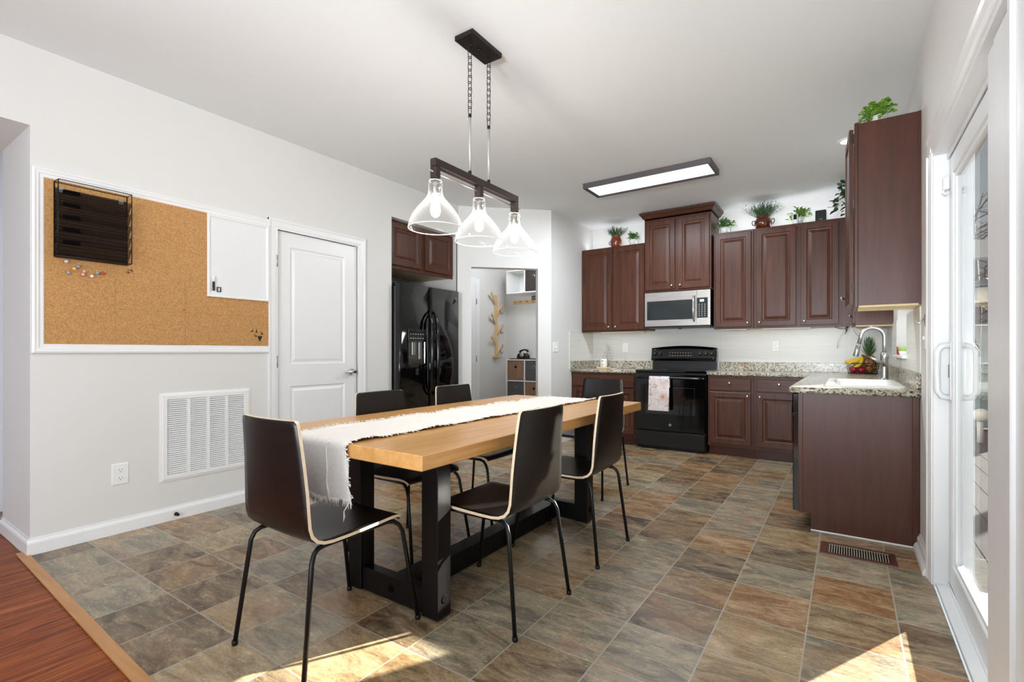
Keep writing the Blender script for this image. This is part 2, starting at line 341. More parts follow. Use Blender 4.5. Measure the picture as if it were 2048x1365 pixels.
def arc(c,r,a0,a1,n,ax='xz'):
    out=[]
    for i in range(n+1):
        a=a0+(a1-a0)*i/n; ca,sa=math.cos(a)*r,math.sin(a)*r
        out.append({'xz':(c[0]+ca,c[1],c[2]+sa),'yz':(c[0],c[1]+ca,c[2]+sa),'xy':(c[0]+ca,c[1]+sa,c[2])}[ax])
    return out
# ------------------------------------------------------------------ room shell
XL,XR,YB,XM,ZC=-3.629,.338,6.14,-2.85,2.747
DX0,DY0,DX1,DY1=-3.629,4.25,-2.85,5.0
m=MB()   # tile floor
m.frame((0,0,0),(1,0,0),(0,1,0),(0,0,1)); m.prism([(-6.5,.778),(.338,.5937),(.338,7.15),(-6.5,7.15)],-.1,0); m.frame()
m.box(-6.5,-6,-.12,.338,.80,-.003,m=1); struct('floor',m,['slate_tile','hardwood'])
m=MB(); m.box(-6.5,-6,ZC,.47,7.15,ZC+.12); struct('ceiling',m,'ceiling_paint')
m=MB()
m.box(XL-.608,.724,0,XL,2.102,ZC); m.box(XL-.608,2.102,2.048,XL,2.878,ZC); m.box(XL-.12,2.878,0,XL,3.264,ZC); m.box(XL-1.0,2.878,0,XL-.12,3.264,ZC)
m.box(XL-1.0,3.264,2.402,XL,4.239,ZC); m.box(XL-.608,-6,2.315,XL,.724,ZC); m.box(XL-1.0,3.264,0,XL-.86,4.239,2.402); m.box(XL-.608,2.102,0,XL-.08,2.878,2.048)
struct('wall_left',m,'wall_paint')
# wall closing the passage far left, and the wall of the mud room
m=MB(); m.box(-6.62,-6,0,-6.5,7.15,ZC); m.box(-4.80,.9,0,XL-.61,.95,ZC); m.box(-4.85,.3,0,-4.78,.95,ZC); struct('wall_hall',m,'hall_paint')
m=MB(); m.box(-5.02,4.3,0,-4.90,7.12,ZC); m.box(-5.02,7.0,0,-2.85,7.12,ZC); m.box(XL-1.0,4.239,0,XL-.01,4.30,ZC); m.box(-5.0,4.239,0,XL-.99,4.3,ZC); struct('wall_mudroom',m,'wall_paint')
# diagonal wall with its opening
dl=math.hypot(DX1-DX0,DY1-DY0); U=Vector(((DX1-DX0)/dl,(DY1-DY0)/dl,0)); N=Vector((-U.y,U.x,0))
s0=math.hypot(-3.525-DX0,4.354-DY0); s1=math.hypot(-2.964-DX0,4.89-DY0)
m=MB().frame((DX0,DY0,0),U,(0,0,1),N)
m.box(0,0,0,s0,ZC,.115); m.box(s1,0,0,dl,ZC,.115); m.box(s0,2.06,0,s1,ZC,.115); m.frame()
m.box(XL-.02,4.239,0,XL,4.25,ZC); struct('wall_diagonal',m,'wall_paint')
m=MB(); m.box(XM-.115,DY1,0,XM,YB+.12,ZC); m.box(XM-.115,YB,0,XM,7.12,ZC); struct('wall_kitchen',m,'wall_paint')
m=MB(); m.box(XM,YB,0,XR+.14,YB+.12,ZC); struct('wall_back',m,'wall_paint')
WY0,WY1,WZ0,WZ1=4.22,4.96,1.07,1.99; DYa,DYb,DZ=1.17,3.02,2.03
T=XR+.13
m=MB(); m.box(XR,WY1,0,T,YB+.12,ZC); m.box(XR,WY0,0,T,WY1,WZ0); m.box(XR,WY0,WZ1,T,WY1,ZC); m.box(XR,DYb,0,T,WY0,ZC); m.box(XR,DYa,DZ,T,DYb,ZC); m.box(XR,-6,0,T,DYa,ZC); struct('wall_right',m,'wall_paint')
# ------------------------------------------------------------------ baseboards
def baseprof(h=.088,t=.015): return [(0,0),(t,0),(t,h*.70),(t*.75,h*.82),(t*.4,h*.88),(t*.3,h),(0,h)]
def basebd(name,segs):
    m=MB()
    for o,nrm,dr,L in segs:
        m.frame(o,nrm,(0,0,1),dr); m.prism(baseprof(),0,L)
    return struct(name,m,'trim_paint')
basebd('baseboard_left',[((XL,.709,0),(1,0,0),(0,1,0),1.345),((XL-.608,.724,0),(0,-1,0),(1,0,0),.608),((XL,2.962,0),(1,0,0),(0,1,0),.302)])
basebd('baseboard_right',[((XR,3.11,0),(-1,0,0),(0,1,0),.40)])
m=MB(); m.frame((XR-.015,3.11,0),(-1,0,0),(0,0,1),(0,1,0)); m.prism([(0,0),(.016,0),(.015,.02),(.008,.034),(0,.04)],0,.40); struct('trim_5',m,'trim_paint')
basebd('baseboard_kitchen',[((XM,5.0,0),(1,0,0),(0,1,0),.52),((DX0,DY0,0),(U.y,-U.x,0),(U.x,U.y,0),s0),((DX0+U.x*s1,DY0+U.y*s1,0),(U.y,-U.x,0),(U.x,U.y,0),dl-s1)])
basebd('baseboard_mudroom',[((-4.9,6.3,0),(1,0,0),(0,1,0),.7),((-4.9,7.0,0),(0,-1,0),(1,0,0),1.9)])
# door stop button on the baseboard
m=MB(); m.lathe([(.012,0),(.012,.006),(.006,.008),(.005,.02),(.009,.022),(.009,.03)],(XL+.015,1.414,.036),(1,0,0),12); single('door_stop',m,'dark_bronze','small dark round door stop screwed to the white baseboard','door stop')
# oak threshold between hardwood and tile
m=MB(); m.frame((-2.6,.673,0),(math.cos(-.027),math.sin(-.027),0),(math.sin(.027),math.cos(.027),0),(0,0,1)); m.prism([(-1.1,-.021),(1.9,-.021),(1.9,.021),(-1.1,.021)],-.001,.006); struct('trim_1',m,'oak_strip')
# ------------------------------------------------------------------ left wall: cork board, white board, door
Y2=(0,1,0); Z2=(0,0,1); X2=(1,0,0)
def lw(m): return m.frame((XL,0,0),Y2,Z2,X2)
th=thing('cork_board','large framed cork board with white moulding on the left wall','cork board',(XL,1.39,1.087))
m=lw(MB()); m.box(.7795,1.1385,0,2.0355,2.0465,.010); m.build('cork_panel','cork',th)
m=lw(MB())
pr=[(0,.0),(0,.016),(.010,.020),(.018,.016),(.026,.016),(.034,.011),(.046,.011),(.051,.0075),(.051,.0)]
path=[[m.a(p) for p in((2.0355,2.098-q,d),(.728+q,2.098-q,d),(.728+q,1.087+q,d),(2.0355,1.087+q,d))] for q,d in pr]
for A,B in zip(path,path[1:]):
    for j in range(3): m.face([A[j],A[j+1],B[j+1],B[j]])
m.build('frame','trim_paint',th)
m=lw(MB())
for a in((1.095,1.35),(1.47,1.35)): m.box(a[0]-.0006,1.14,.010,a[0]+.0006,a[1]+.2,.0106)
m.box(1.095,1.352,.010,2.04,1.3532,.0106); m.box(1.30,1.80,.010,1.37,1.801,.0106); m.box(1.3,1.8,.010,1.301,1.90,.0106)
m.build('panel_seam','bin_wood',th)
th=thing('white_board','glossy white board with white frame covering the corner of the cork board','whiteboard',(XL,1.82,1.475))
m=lw(MB()); m.frame((XL+.0102,0,0),Y2,Z2,X2); m.panel(1.606,1.477,2.033,2.040,[(0,.011),(.014,.011),(.018,.007)]); m.build('writing_surface','whiteboard_face',th)
m=lw(MB())
for a in((1.602,1.473,1.618,2.0455),(2.020,1.473,2.035,2.0455),(1.618,1.473,2.020,1.488),(1.618,2.031,2.020,2.0455)): m.box(a[0],a[1],.0102,a[2],a[3],.025,.003)
m.build('frame','plastic_white',th)
th=thing('marker','dry erase marker with black barrel stuck upright to the white board','marker',(XL+.03,1.638,1.52))
m=MB(); m.lathe([(.007,0),(.008,.004),(.008,.062)],(XL+.030,1.638,1.515),n=12); m.build('barrel','pin_black',th)
m=MB(); m.lathe([(.0085,0),(.0085,.036),(.006,.042)],(XL+.030,1.638,1.577),n=12); m.build('cap','plastic_white',th)
m=lw(MB()); m.rings(1.664,1.510,1.690,1.545,[(0,.017),(0,.024),(.005,.024),(.005,.017)]); single('magnet',m,'pin_black','small square black outlined magnet beside the marker on the white board','magnet')
# pins
pins=[('pin_white',.868,1.598,'round white push pin alone nearest the wire file holder'),('pin_blue',.918,1.578,'grey blue push pin above the yellow one on the cork'),('pin_yellow',.902,1.563,'pale yellow round push pin on the cork board'),
('pin_blue',.876,1.537,'grey blue push pin lowest and farthest left of the cluster'),('pin_pink',.945,1.553,'pink push pin just above the other pink one on the cork'),('pin_pink',.940,1.535,'pink push pin just below the other pink one on the cork'),
('pin_white',.980,1.530,'round white push pin at the bottom of the cluster'),('pin_blue',1.005,1.552,'grey blue push pin next to the small red one'),('pin_red',1.030,1.553,'small red push pin on the cork board')]
for mt,y,z,lb in pins:
    m=MB(); m.lathe([(.0035,0),(.0035,.006),(.009,.008),(.0095,.014),(.006,.018)],(XL+.010,y,z),(1,0,.15),10); single('push_pin',m,mt,lb,'push pin','coloured push pins under the file holder')
darts=[(1.168,1.592,0.1,'dark arrow shaped pin just right of the file holder, upper of the two'),(1.152,1.578,.3,'dark arrow shaped pin just right of the file holder, lower of the two'),
(1.908,1.245,-.7,'dark arrow shaped pin leftmost in the lower right corner of the cork'),(1.944,1.248,1.57,'dark arrow shaped pin pointing down between two others in the cork corner'),(1.982,1.232,.9,'dark arrow shaped pin nearest the door in the cork corner'),(1.936,1.214,.8,'tiny dark arrow pin lowest in the cork corner')]
for y,z,a,lb in darts:
    m=lw(MB()); k=.013
    def q(u,w): return (y+u*math.cos(a)-w*math.sin(a), z-(u*math.sin(a)+w*math.cos(a)))
    for L in(((-k,-.0011),(k,-.0011),(k,.0011),(-k,.0011)),((k,0),(k*.2,.008),(k*.1,.006),(k*.8,-.001)),((k,0),(k*.2,-.008),(k*.1,-.006),(k*.8,.001))): m.prism([q(*p) for p in L],.010,.014)
    single('arrow_pin',m,'pin_black',lb,'push pin','dark arrow pins on the cork board')
m=lw(MB()); m.prism([(1.968,1.172),(1.985,1.205),(1.980,1.213),(1.970,1.207),(1.960,1.213),(1.954,1.205)],.010,.016); single('heart_pin',m,'pin_black','black heart shaped pin in the lower right corner of the cork board','push pin')
m=lw(MB()); m.lathe([(.004,0),(.006,.004),(.003,.007)],(1.46,1.372,.010),(0,0,1),8); single('thumb_tack',m,'pin_red','tiny brown red tack alone near the middle of the cork board','push pin')
# wire file holder
th=thing('wall_file_holder','black wire mesh file holder with five tiers on the cork board','file holder',(XL+.01,.985,1.615))
y0,y1,z0,z1,dp=.818,1.150,1.620,2.035,.075; xb=XL+.014
m=MB()
for y in(y0,y1): m.tube([(xb,y,z0),(xb,y,z1-.0),(xb+dp,y-.0,z1),(xb+dp,y,z0),(xb,y,z0)],.0028,6)
for z in(z0,z1): m.tube([(xb,y0,z),(xb,y1,z)],.0028,6); m.tube([(xb+dp,y0,z),(xb+dp,y1,z)],.0028,6)
for k in range(1,6):
    z=z0+(z1-z0)*k/6.0+.012
    m.tube([(xb+dp,y0,z),(xb+dp,y1,z)],.0017,5)
    for y in(y0,y1): m.tube([(xb,y,z-.075),(xb+dp,y,z)],.0017,5); m.tube([(xb,y,z-.05),(xb+dp,y,z+.025)],.0012,5)
m.build('wire_frame','wire_black',th)
m=MB(); m.poly([(xb,y0,z0),(xb,y1,z0),(xb,y1,z1-.03),(xb,y0,z1-.03)]); m.poly([(xb,y0,z0),(xb,y1,z0),(xb+dp,y1,z0),(xb+dp,y0,z0)]); m.build('back_mesh','wire_mesh',th)
for k in range(1,6):
    z=z0+(z1-z0)*k/6.0+.012
    m=MB(); m.poly([(xb+.004,y0+.002,z-.072),(xb+.004,y1-.002,z-.072),(xb+dp-.002,y1-.002,z-.002),(xb+dp-.002,y0+.002,z-.002)]); tr=m.build('tier_mesh','wire_mesh',th)
    m=MB(); m.box(xb+dp-.001,y0+.018,z-.016,xb+dp+.003,y0+.092,z+.006,.001); m.build('label_tab','dark_void',tr)
for y in(y0+.03,y1-.03):
    m=MB(); m.box(xb-.001,y-.012,z1-.052,xb+.003,y+.012,z1-.022); m.lathe([(.004,0),(.003,.003)],(xb+.003,y,z1-.036),(1,0,0),8); m.build('hanging_tab','nickel',th)
# interior door
dr=MB().frame((XL-.022,0,0),Y2,Z2,X2)
def panel_door(m,y0,y1,z0,z1,cuts):
    # slab front with moulded recess panels
    ys=[y0,cuts[0][0],cuts[0][2],y1]; zz=sorted(set([z0,z1]+[c[1] for c in cuts]+[c[3] for c in cuts])); hole={(c[1],c[3]) for c in cuts}
    for i in range(3):
        for j in range(len(zz)-1):
            if i==1 and (zz[j],zz[j+1]) in hole: continue
            m.poly([(ys[i],zz[j],.0),(ys[i+1],zz[j],.0),(ys[i+1],zz[j+1],.0),(ys[i],zz[j+1],.0)])
    for c in cuts:
        r_=m.rings(c[0],c[1],c[2],c[3],[(0,0),(.010,-.009),(.022,-.009),(.040,-.003)]); m.face(r_[-1])
    m.box(y0,z0,-.034,y1,z1,-.012)
panel_door(dr,2.112,2.868,.008,2.038,[(2.232,.995,2.745,1.925),(2.232,.24,2.745,.82)])
d1=struct('door_1',dr,'trim_paint')
for z in(1.795,1.017,.25):
    m=MB(); m.tube([(XL+.004,2.107,z-.045),(XL+.004,2.107,z+.045)],.006,8); m.box(XL-.02,2.108,z-.042,XL-.0205+.002,2.125,z+.042); m.build('hinge','nickel',d1)
m=MB(); hx=XL-.022
m.lathe([(.030,0),(.030,.006),(.024,.012),(.012,.016),(.011,.045),(.014,.052),(.012,.06)],(hx,2.812,.915),(1,0,0),18)
m.tube([(hx+.05,2.812,.915),(hx+.052,2.78,.918),(hx+.052,2.735,.912),(hx+.050,2.70,.914)],[.011,.010,.008,.007],10); m.box(hx+.006,2.866,.895,hx-.004,2.869,.935); m.build('door_handle','chrome',d1)
def casing(name,segs,t=.017,w=.075):
    m=MB()
    for o,uu,dd,L in segs:
        m.frame(o,uu,X2 if abs(Vector(o).x-XL)<.1 else (-1,0,0),dd)
        m.prism([(0,0),(w,0),(w,t),(w*.86,t*1.05),(w*.72,t*.75),(w*.3,t*.68),(w*.12,t*.5),(0,t*.45)],0,L)
    return struct(name,m,'trim_paint')
casing('trim_2',[((XL,2.112,0),(0,-1,0),(0,0,1),2.115),((XL,2.868,0),(0,1,0),(0,0,1),2.115),((XL,2.036,2.040),(0,0,1),(0,1,0),.908)],w=.076)
# return air grille
th=thing('return_air_grille','white return air grille with four louvred columns low on the left wall','vent',(XL,1.61,.25))
m=lw(MB()); m.rings(1.325,.255,1.899,.826,[(0,0),(0,.006),(.008,.008),(.014,.008),(.016,.014),(.040,.014),(.044,.006)]); m.build('frame','plastic_white',th)
m=lw(MB()); cols=[]
wy0,wy1=1.369,1.855; cw=(wy1-wy0)/4
for k in range(1,4): m.box(wy0+cw*k-.010,.297,.002,wy0+cw*k+.010,.784,.012)
m.build('mullion','plastic_white',th)
for k in range(4):
    m=lw(MB()); a=wy0+cw*k+(.010 if k else 0); b=wy0+cw*(k+1)-(.010 if k<3 else 0); nz=36
    for i in range(nz):
        z=.300+(.484)*(i+.5)/nz; m.poly([(a,z+.0055,.002),(b,z+.0055,.002),(b,z-.004,.012),(a,z-.004,.012)]); 
    m.build('louvres','plastic_white',th)
m=lw(MB()); m.poly([(1.366,.295,.0015),(1.858,.295,.0015),(1.858,.787,.0015),(1.366,.787,.0015)]); m.build('filter','grille_shade',th)  # backing sheet, grey carries the shade between the louvres
# outlets / switches
def outlet(o,U_,D_,label,w=.084,h=.126,kind='outlet',name='wall_outlet'):
    th=thing(name,label,kind,o); m=MB().frame(o,U_,Z2,D_)
    m.panel(-w/2,0,w/2,h,[(0,.003),(.004,.006)]); m.build('cover_plate','plastic_white',th)
    if kind=='outlet':
        for z in(h*.30,h*.68):
            m=MB().frame(o,U_,Z2,D_); m.prism([(.0165*math.cos(a*PI/8),z+.0145*math.sin(a*PI/8)) for a in range(16)],.005,.008); so=m.build('socket','plastic_white',th)
            m=MB().frame(o,U_,Z2,D_); m.box(-.008,z-.001,.008,-.006,z+.008,.0085); m.box(.006,z-.001,.008,.008,z+.008,.0085); m.box(-.002,z-.010,.008,.002,z-.006,.0085); m.build('slot','pin_black',so)
    else:
        for u in((-.012,.012) if w>.09 else (0,)):
            m=MB().frame(o,U_,Z2,D_); m.box(u-.005,h*.42,.005,u+.005,h*.58,.013,.002); m.build('toggle','plastic_white',th)
    return th
outlet((XL,1.12,.293),Y2,X2,'white duplex outlet low on the left wall above the baseboard')
outlet((-2.386,YB-.006,1.09),X2,(0,-1,0),'white outlet on the backsplash left of the stove',.072,.12)
outlet((-.645,YB-.006,1.095),X2,(0,-1,0),'white duplex outlet on the backsplash right of the stove',.072,.12)
outlet((XM,5.10,1.09),Y2,X2,'white double light switch on the short wall beside the doorway',.115,.12,'light switch','light_switch')
outlet((XR,3.285,1.105),Y2,(-1,0,0),'white light switch between the near wall cabinet and the sliding door',.072,.12,'light switch','light_switch')
th=thing('wall_hook','small clear and chrome hook stuck above the switch by the sliding door','hook',(XR,3.285,1.24))
m=MB().frame((XR,3.285,1.235),Y2,Z2,(-1,0,0)); m.panel(-.018,0,.018,.055,[(0,.003),(.003,.005)]); m.build('plate','chrome',th)
m=MB(); m.tube([(XR-.005,3.285,1.27),(XR-.02,3.285,1.25),(XR-.032,3.285,1.24),(XR-.034,3.285,1.255)],.004,8); m.build('hook','chrome',th)
# ------------------------------------------------------------------ cabinets
RP=[(0,.019),(.003,.021),(.052,.021),(.058,.013),(.070,.012),(.098,.020)]     # raised panel door
SP=[(0,.016),(.004,.021),(.012,.021)]                                        # plain drawer front
def knob(fr,u,w,parent,d=.021):
    m=MB(); o,U_,W_,D_=[Vector(q) for q in fr]; p=o+U_*u+W_*w+D_*d
    m.lathe([(.006,0),(.0055,.010),(.012,.016),(.0145,.021),(.012,.026),(.004,.028)],p,D_,14); return m.build('knob','nickel',parent)
def cdoor(fr,u0,w0,u1,w1,parent,kn=None,name='door',prof=RP,mat='cherry'):
    m=MB().frame(*fr); m.panel(u0,w0,u1,w1,prof); d=m.build(name,mat,parent)
    if kn: knob(fr,kn[0],kn[1],d)
    return d
NY=(0,-1,0)
def wallcab(label,x0,x1,yf,z0,z1,doors,group='wall cabinets above the counter',crown=False,depth=None):
    th=thing('wall_cabinet',label,'cabinet',((x0+x1)/2,yf+.15,z0),group=group)
    m=MB(); m.box(x0,yf,z0+.012,x1,YB-.001,z1,.001); m.build('body','cherry',th)
    m=MB(); m.box(x0+.004,yf+.022,z0+.004,x1-.004,YB-.002,z0+.0119); m.build('underside','birch_underside',th)
    m=MB(); m.box(x0,yf,z0,x1,yf+.022,z0+.0119); m.build('bottom_rail','cherry_x',th)
    fr=((0,yf,0),X2,Z2,NY)
    for u0,u1,k in doors:
        cdoor(fr,u0,z0+.022,u1,z1-.022 if not crown else z1-.03,th,(u1-.032 if k>0 else u0+.032,z0+.06))
    if crown:
        m=MB(); pf=[(0,0),(0,.014),(.018,.020),(.034,.050),(.044,.056),(.052,.074),(.052,.082),(0,.082)]
        zc=z1-.004
        ring=[]
        for o,dz in pf: ring.append([(x0-o,YB-.001,zc+dz),(x0-o,yf-o,zc+dz),(x1+o,yf-o,zc+dz),(x1+o,YB-.001,zc+dz)])
        idx=[[m.a(p) for p in r_] for r_ in ring]
        for A,B in zip(idx,idx[1:]+idx[:1]):
            for j in range(3): m.face([A[j],A[j+1],B[j+1],B[j]])
        m.face([r_[0] for r_ in idx]); m.face([r_[3] for r_ in idx]); m.build('crown_moulding','cherry_x',th)
    return th
YU,YMW=5.80,5.73
wallcab('two door wall cabinet left of the microwave',XM+.004,-1.994,YU,1.345,2.41,[(-2.83,-2.432,1),(-2.405,-2.012,-1)])
wallcab('tall crowned two door cabinet above the microwave',-1.988,-1.236,YMW,1.797,2.655,[(-1.972,-1.628,1),(-1.598,-1.252,-1)],crown=True)
wallcab('single door wall cabinet right of the microwave',-1.224,-.822,YU,1.345,2.41,[(-1.202,-.843,1)])
wallcab('two door wall cabinet running into the kitchen corner',-.818,.058,YU,1.345,2.41,[(-.792,-.425,-1),(-.385,-.062,-1)])
# corner cabinet on the right wall (its side panel faces the room)
th=thing('wall_cabinet','corner wall cabinet on the right wall beyond the sink window','cabinet',(.2,5.6,1.325),group='wall cabinets above the counter')
m=MB(); m.box(.066,5.38,1.332,XR-.001,5.795,2.41,.001); m.build('body','cherry_panel',th)
m=MB(); m.box(.070,5.384,1.322,XR-.004,5.79,1.3319); m.build('underside','birch_underside',th)
cdoor(((.066,0,0),(0,1,0),Z2,(-1,0,0)),5.40,1.36,5.77,2.385,th,(5.44,1.42))
# near cabinet on the right wall
th=thing('wall_cabinet','dark wall cabinet nearest the sliding door with its plain side facing the room','cabinet',(.19,3.8,1.345),group='wall cabinets above the counter')
ny0,ny1=3.46,3.80
m=MB(); m.box(.056,ny0+.004,1.362,XR-.001,ny1,2.41,.001); m.build('body','cherry_panel',th)
m=MB(); m.box(.038,ny0,1.35,.0559,ny1,2.416,.002); m.build('face_frame','cherry',th)
m=MB(); m.box(.058,ny0+.01,1.35,XR-.002,ny1,1.3619); m.build('underside','birch_underside',th)
m=MB(); m.box(XR-.012,ny0,1.352,XR-.001,ny0+.0039,2.41); m.build('scribe_strip','cherry',th)
fr=((.034,ny0+.012,0),(-.06,.998,0),Z2,(-.998,-.06,0))
cdoor(fr,0,1.372,.315,2.385,th,(.283,1.43))
for z in(1.47,1.9,2.33):
    m=MB(); m.box(.026,ny0+.002,z-.025,.0365,ny0+.011,z+.025); m.build('hinge','dark_bronze',th)
# cabinet above the refrigerator, set into the alcove
th=thing('wall_cabinet','two door cabinet over the refrigerator inside the alcove','cabinet',(XL-.3,3.75,1.92),group='wall cabinets above the counter')
m=MB(); m.box(XL-.55,3.268,1.935,XL-.072,4.235,2.400,.001); m.build('body','cherry',th)
m=MB(); m.box(XL-.55,3.27,1.925,XL-.092,4.233,1.9349); m.build('underside','birch_underside',th)
m=MB(); m.box(XL-.09,3.268,1.918,XL-.072,4.235,1.9349); m.build('bottom_rail','cherry',th)
fr=((XL-.072,0,0),(0,1,0),Z2,X2)
cdoor(fr,3.292,1.955,3.722,2.375,th); cdoor(fr,3.778,1.955,4.205,2.375,th)
# base cabinets on the back wall
CT,CB=.878,.842; YBF=5.515
def basecab(label,x0,x1,units,kx):
    th=thing('base_cabinet',label,'cabinet',((x0+x1)/2,YBF+.3,0),group='base cabinets along the back wall')
    m=MB(); m.box(x0,YBF,.098,x1,YB-.001,CB-.001,.001); m.build('body','cherry',th)
    m=MB(); m.box(x0,YBF+.07,0,x1,YB-.002,.0979); m.build('toe_kick','cherry_x',th)
    fr=((0,YBF,0),X2,Z2,NY)
    for a,b,k,z0,z1 in units:
        if z1>.8:
            m=MB().frame(*fr); m.panel(a,z0,b,z1,SP); d=m.build('drawer','cherry_x',th); knob(fr,(a+b)/2 if k==0 else k,(z0+z1)/2+.015,d)
        else: cdoor(fr,a,z0,b,z1,th,(b-.03 if k>0 else a+.03,z1-.035))
    return th
basecab('base cabinet between the short wall and the stove, behind the table',XM+.002,-2.016,[(-2.825,-2.035,0,.675,.815),(-2.825,-2.440,1,.13,.655),(-2.415,-2.035,-1,.13,.655)],0)
basecab('base cabinet right of the stove with one drawer over one door',-1.222,-.778,[(-1.203,-.803,0,.690,.815),(-1.203,-.803,1,.13,.672)],0)
basecab('base cabinet right of the stove reaching into the corner',-.777,-.264,[(-.748,-.345,0,.690,.815),(-.748,-.345,-1,.13,.672)],0)
# right run with dishwasher and end panel
PY=3.52
th=thing('base_cabinet','sink base cabinet under the window ending in a tall dark end panel','cabinet',(.05,4.2,0),group='base cabinets along the back wall')
m=MB(); m.box(-.248,4.15,.098,XR-.001,YB-.001,CB-.001,.001); m.build('body','cherry',th)
m=MB(); m.box(-.18,4.15,0,XR-.002,YB-.002,.0979); m.build('toe_kick','cherry',th)
m=MB().frame((0,PY,0),X2,Z2,(0,1,0)); m.prism([(-.180,.004),(XR-.006,.004),(XR-.006,CB-.001),(-.222,CB-.001),(-.222,.105),(-.180,.105)],0,.018); m.build('end_panel','cherry_panel',th)
m=MB(); m.box(-.248,PY-.004,.100,-.2221,PY+.018,CB-.001,.002); m.build('face_frame','cherry',th)
m=MB(); m.box(XR-.034,PY-.005,.004,XR-.002,PY-.0001,CB-.001,.002); m.build('scribe_strip','cherry',th)
m=MB(); m.box(-.18,PY-.006,0,XR-.03,PY-.0001,.008,.001); m.build('caulk_line','plastic_white',th)
fr=((-.248,0,0),(0,1,0),Z2,(-1,0,0)); cdoor(fr,4.18,.13,4.60,.655,th); cdoor(fr,4.63,.13,5.05,.655,th)
th=thing('dishwasher','black dishwasher next to the dark end panel, seen edge on','dishwasher',(-.05,3.84,0))
m=MB(); m.box(-.245,3.545,.1,XR-.05,4.145,CB-.002); m.build('body','black_plastic',th)
m=MB(); m.box(-.278,3.545,.10,-.2451,4.145,.70,.004); m.build('door','gloss_black',th)
m=MB(); m.box(-.282,3.545,.705,-.2451,4.145,CB-.006,.006); m.build('control_panel','gloss_black',th)
# counters
def slab(m,pts,z0,z1,r=.012):
    n=len(pts); pts=[Vector((p[0],p[1],0)) for p in pts]
    steps=[(r*.9,z0),(r*.25,z0+r*.3),(0,z0+r),(0,z1-r),(r*.25,z1-r*.3),(r*.9,z1)]
    rings=[]
    for ins,z in steps:
        R_=[]
        for i in range(n):
            a,b,c=pts[i-1],pts[i],pts[(i+1)%n]; d1=(b-a).normalized(); d2=(c-b).normalized(); n1=Vector((-d1.y,d1.x,0)); n2=Vector((-d2.y,d2.x,0)); k=(n1+n2); k=k/max(.3,k.dot(n1)); R_.append(m.a((b.x+k.x*ins,b.y+k.y*ins,z)))
        rings.append(R_)
    for A,B in zip(rings,rings[1:]):
        for i in range(n): m.face([A[i],A[(i+1)%n],B[(i+1)%n],B[i]],0,True)
    m.face(rings[0][::-1]); m.face(rings[-1])
def rc(x,y,r,a0,a1,k=5): return [(x+r*math.cos(a0+(a1-a0)*i/k),y+r*math.sin(a0+(a1-a0)*i/k)) for i in range(k+1)]
g='granite countertops'
th=thing('countertop','short granite countertop between the short wall and the stove','countertop',(-2.43,5.8,CB),group=g)
m=MB(); slab(m,[(XM+.001,5.482),(-2.012,5.482),(-2.012,YB-.001),(XM+.001,YB-.001)],CB,CT); m.build('slab','granite',th)
m=MB(); m.box(XM+.020,YB-.020,CT,-2.012,YB-.0005,CT+.098,.002); m.box(XM+.0005,5.46+.03,CT,XM+.0199,YB-.0005,CT+.098,.002); m.build('upstand','granite',th)
th=thing('countertop','long granite countertop right of the stove wrapping round to the sink','countertop',(-.2,5.0,CB),group=g)
m=MB(); slab(m,[(-1.228,5.482)]+[(-.36,5.482)]+rc(-.345,5.467,.0001,0,.1,1)[:1]+[(-.293,5.43)]+rc(-.253,3.512,.045,PI,1.5*PI)+[(XR-.001,3.467),(XR-.001,YB-.001),(-1.228,YB-.001)],CB,CT); sl=m.build('slab','granite',th)
m=MB(); m.box(-.07,3.67,CB+.003,.25,4.46,CT+.05); cu=m.build('cut',['granite'],th)
md=sl.modifiers.new('b','BOOLEAN'); md.object=cu; md.operation='DIFFERENCE'; md.solver='EXACT'
bpy.context.view_layer.update(); me_=bpy.data.meshes.new_from_object(sl.evaluated_get(bpy.context.evaluated_depsgraph_get())); sl.modifiers.clear(); sl.data=me_; bpy.data.objects.remove(cu)
m=MB(); m.box(-1.228,YB-.020,CT,XR-.021,YB-.0005,CT+.098,.002); m.box(XR-.020,3.475,CT,XR-.0005,YB-.0005,CT+.098,.002); m.build('upstand','granite',th)
# backsplash
m=MB(); m.box(XM+.006,YB-.006,CT+.099,XR-.006,YB-.0004,1.344); m.box(XM+.0004,5.46,CT+.099,XM+.006,YB-.006,1.344); m.box(XM+.0004,5.448,CT+.0,XM+.008,5.459,1.352); m.box(XM+.0004,5.459,1.344,XM+.008,5.79,1.352)
m.box(XR-.006,WY1+.012,CT+.099,XR-.0004,YB-.006,1.344); m.box(XR-.006,WY0-.02,CT+.099,XR-.0004,WY1+.012,WZ0-.03); m.box(XR-.006,3.475,CT+.099,XR-.0004,WY0-.02,1.344)
struct('trim_6',m,'backsplash_tile')
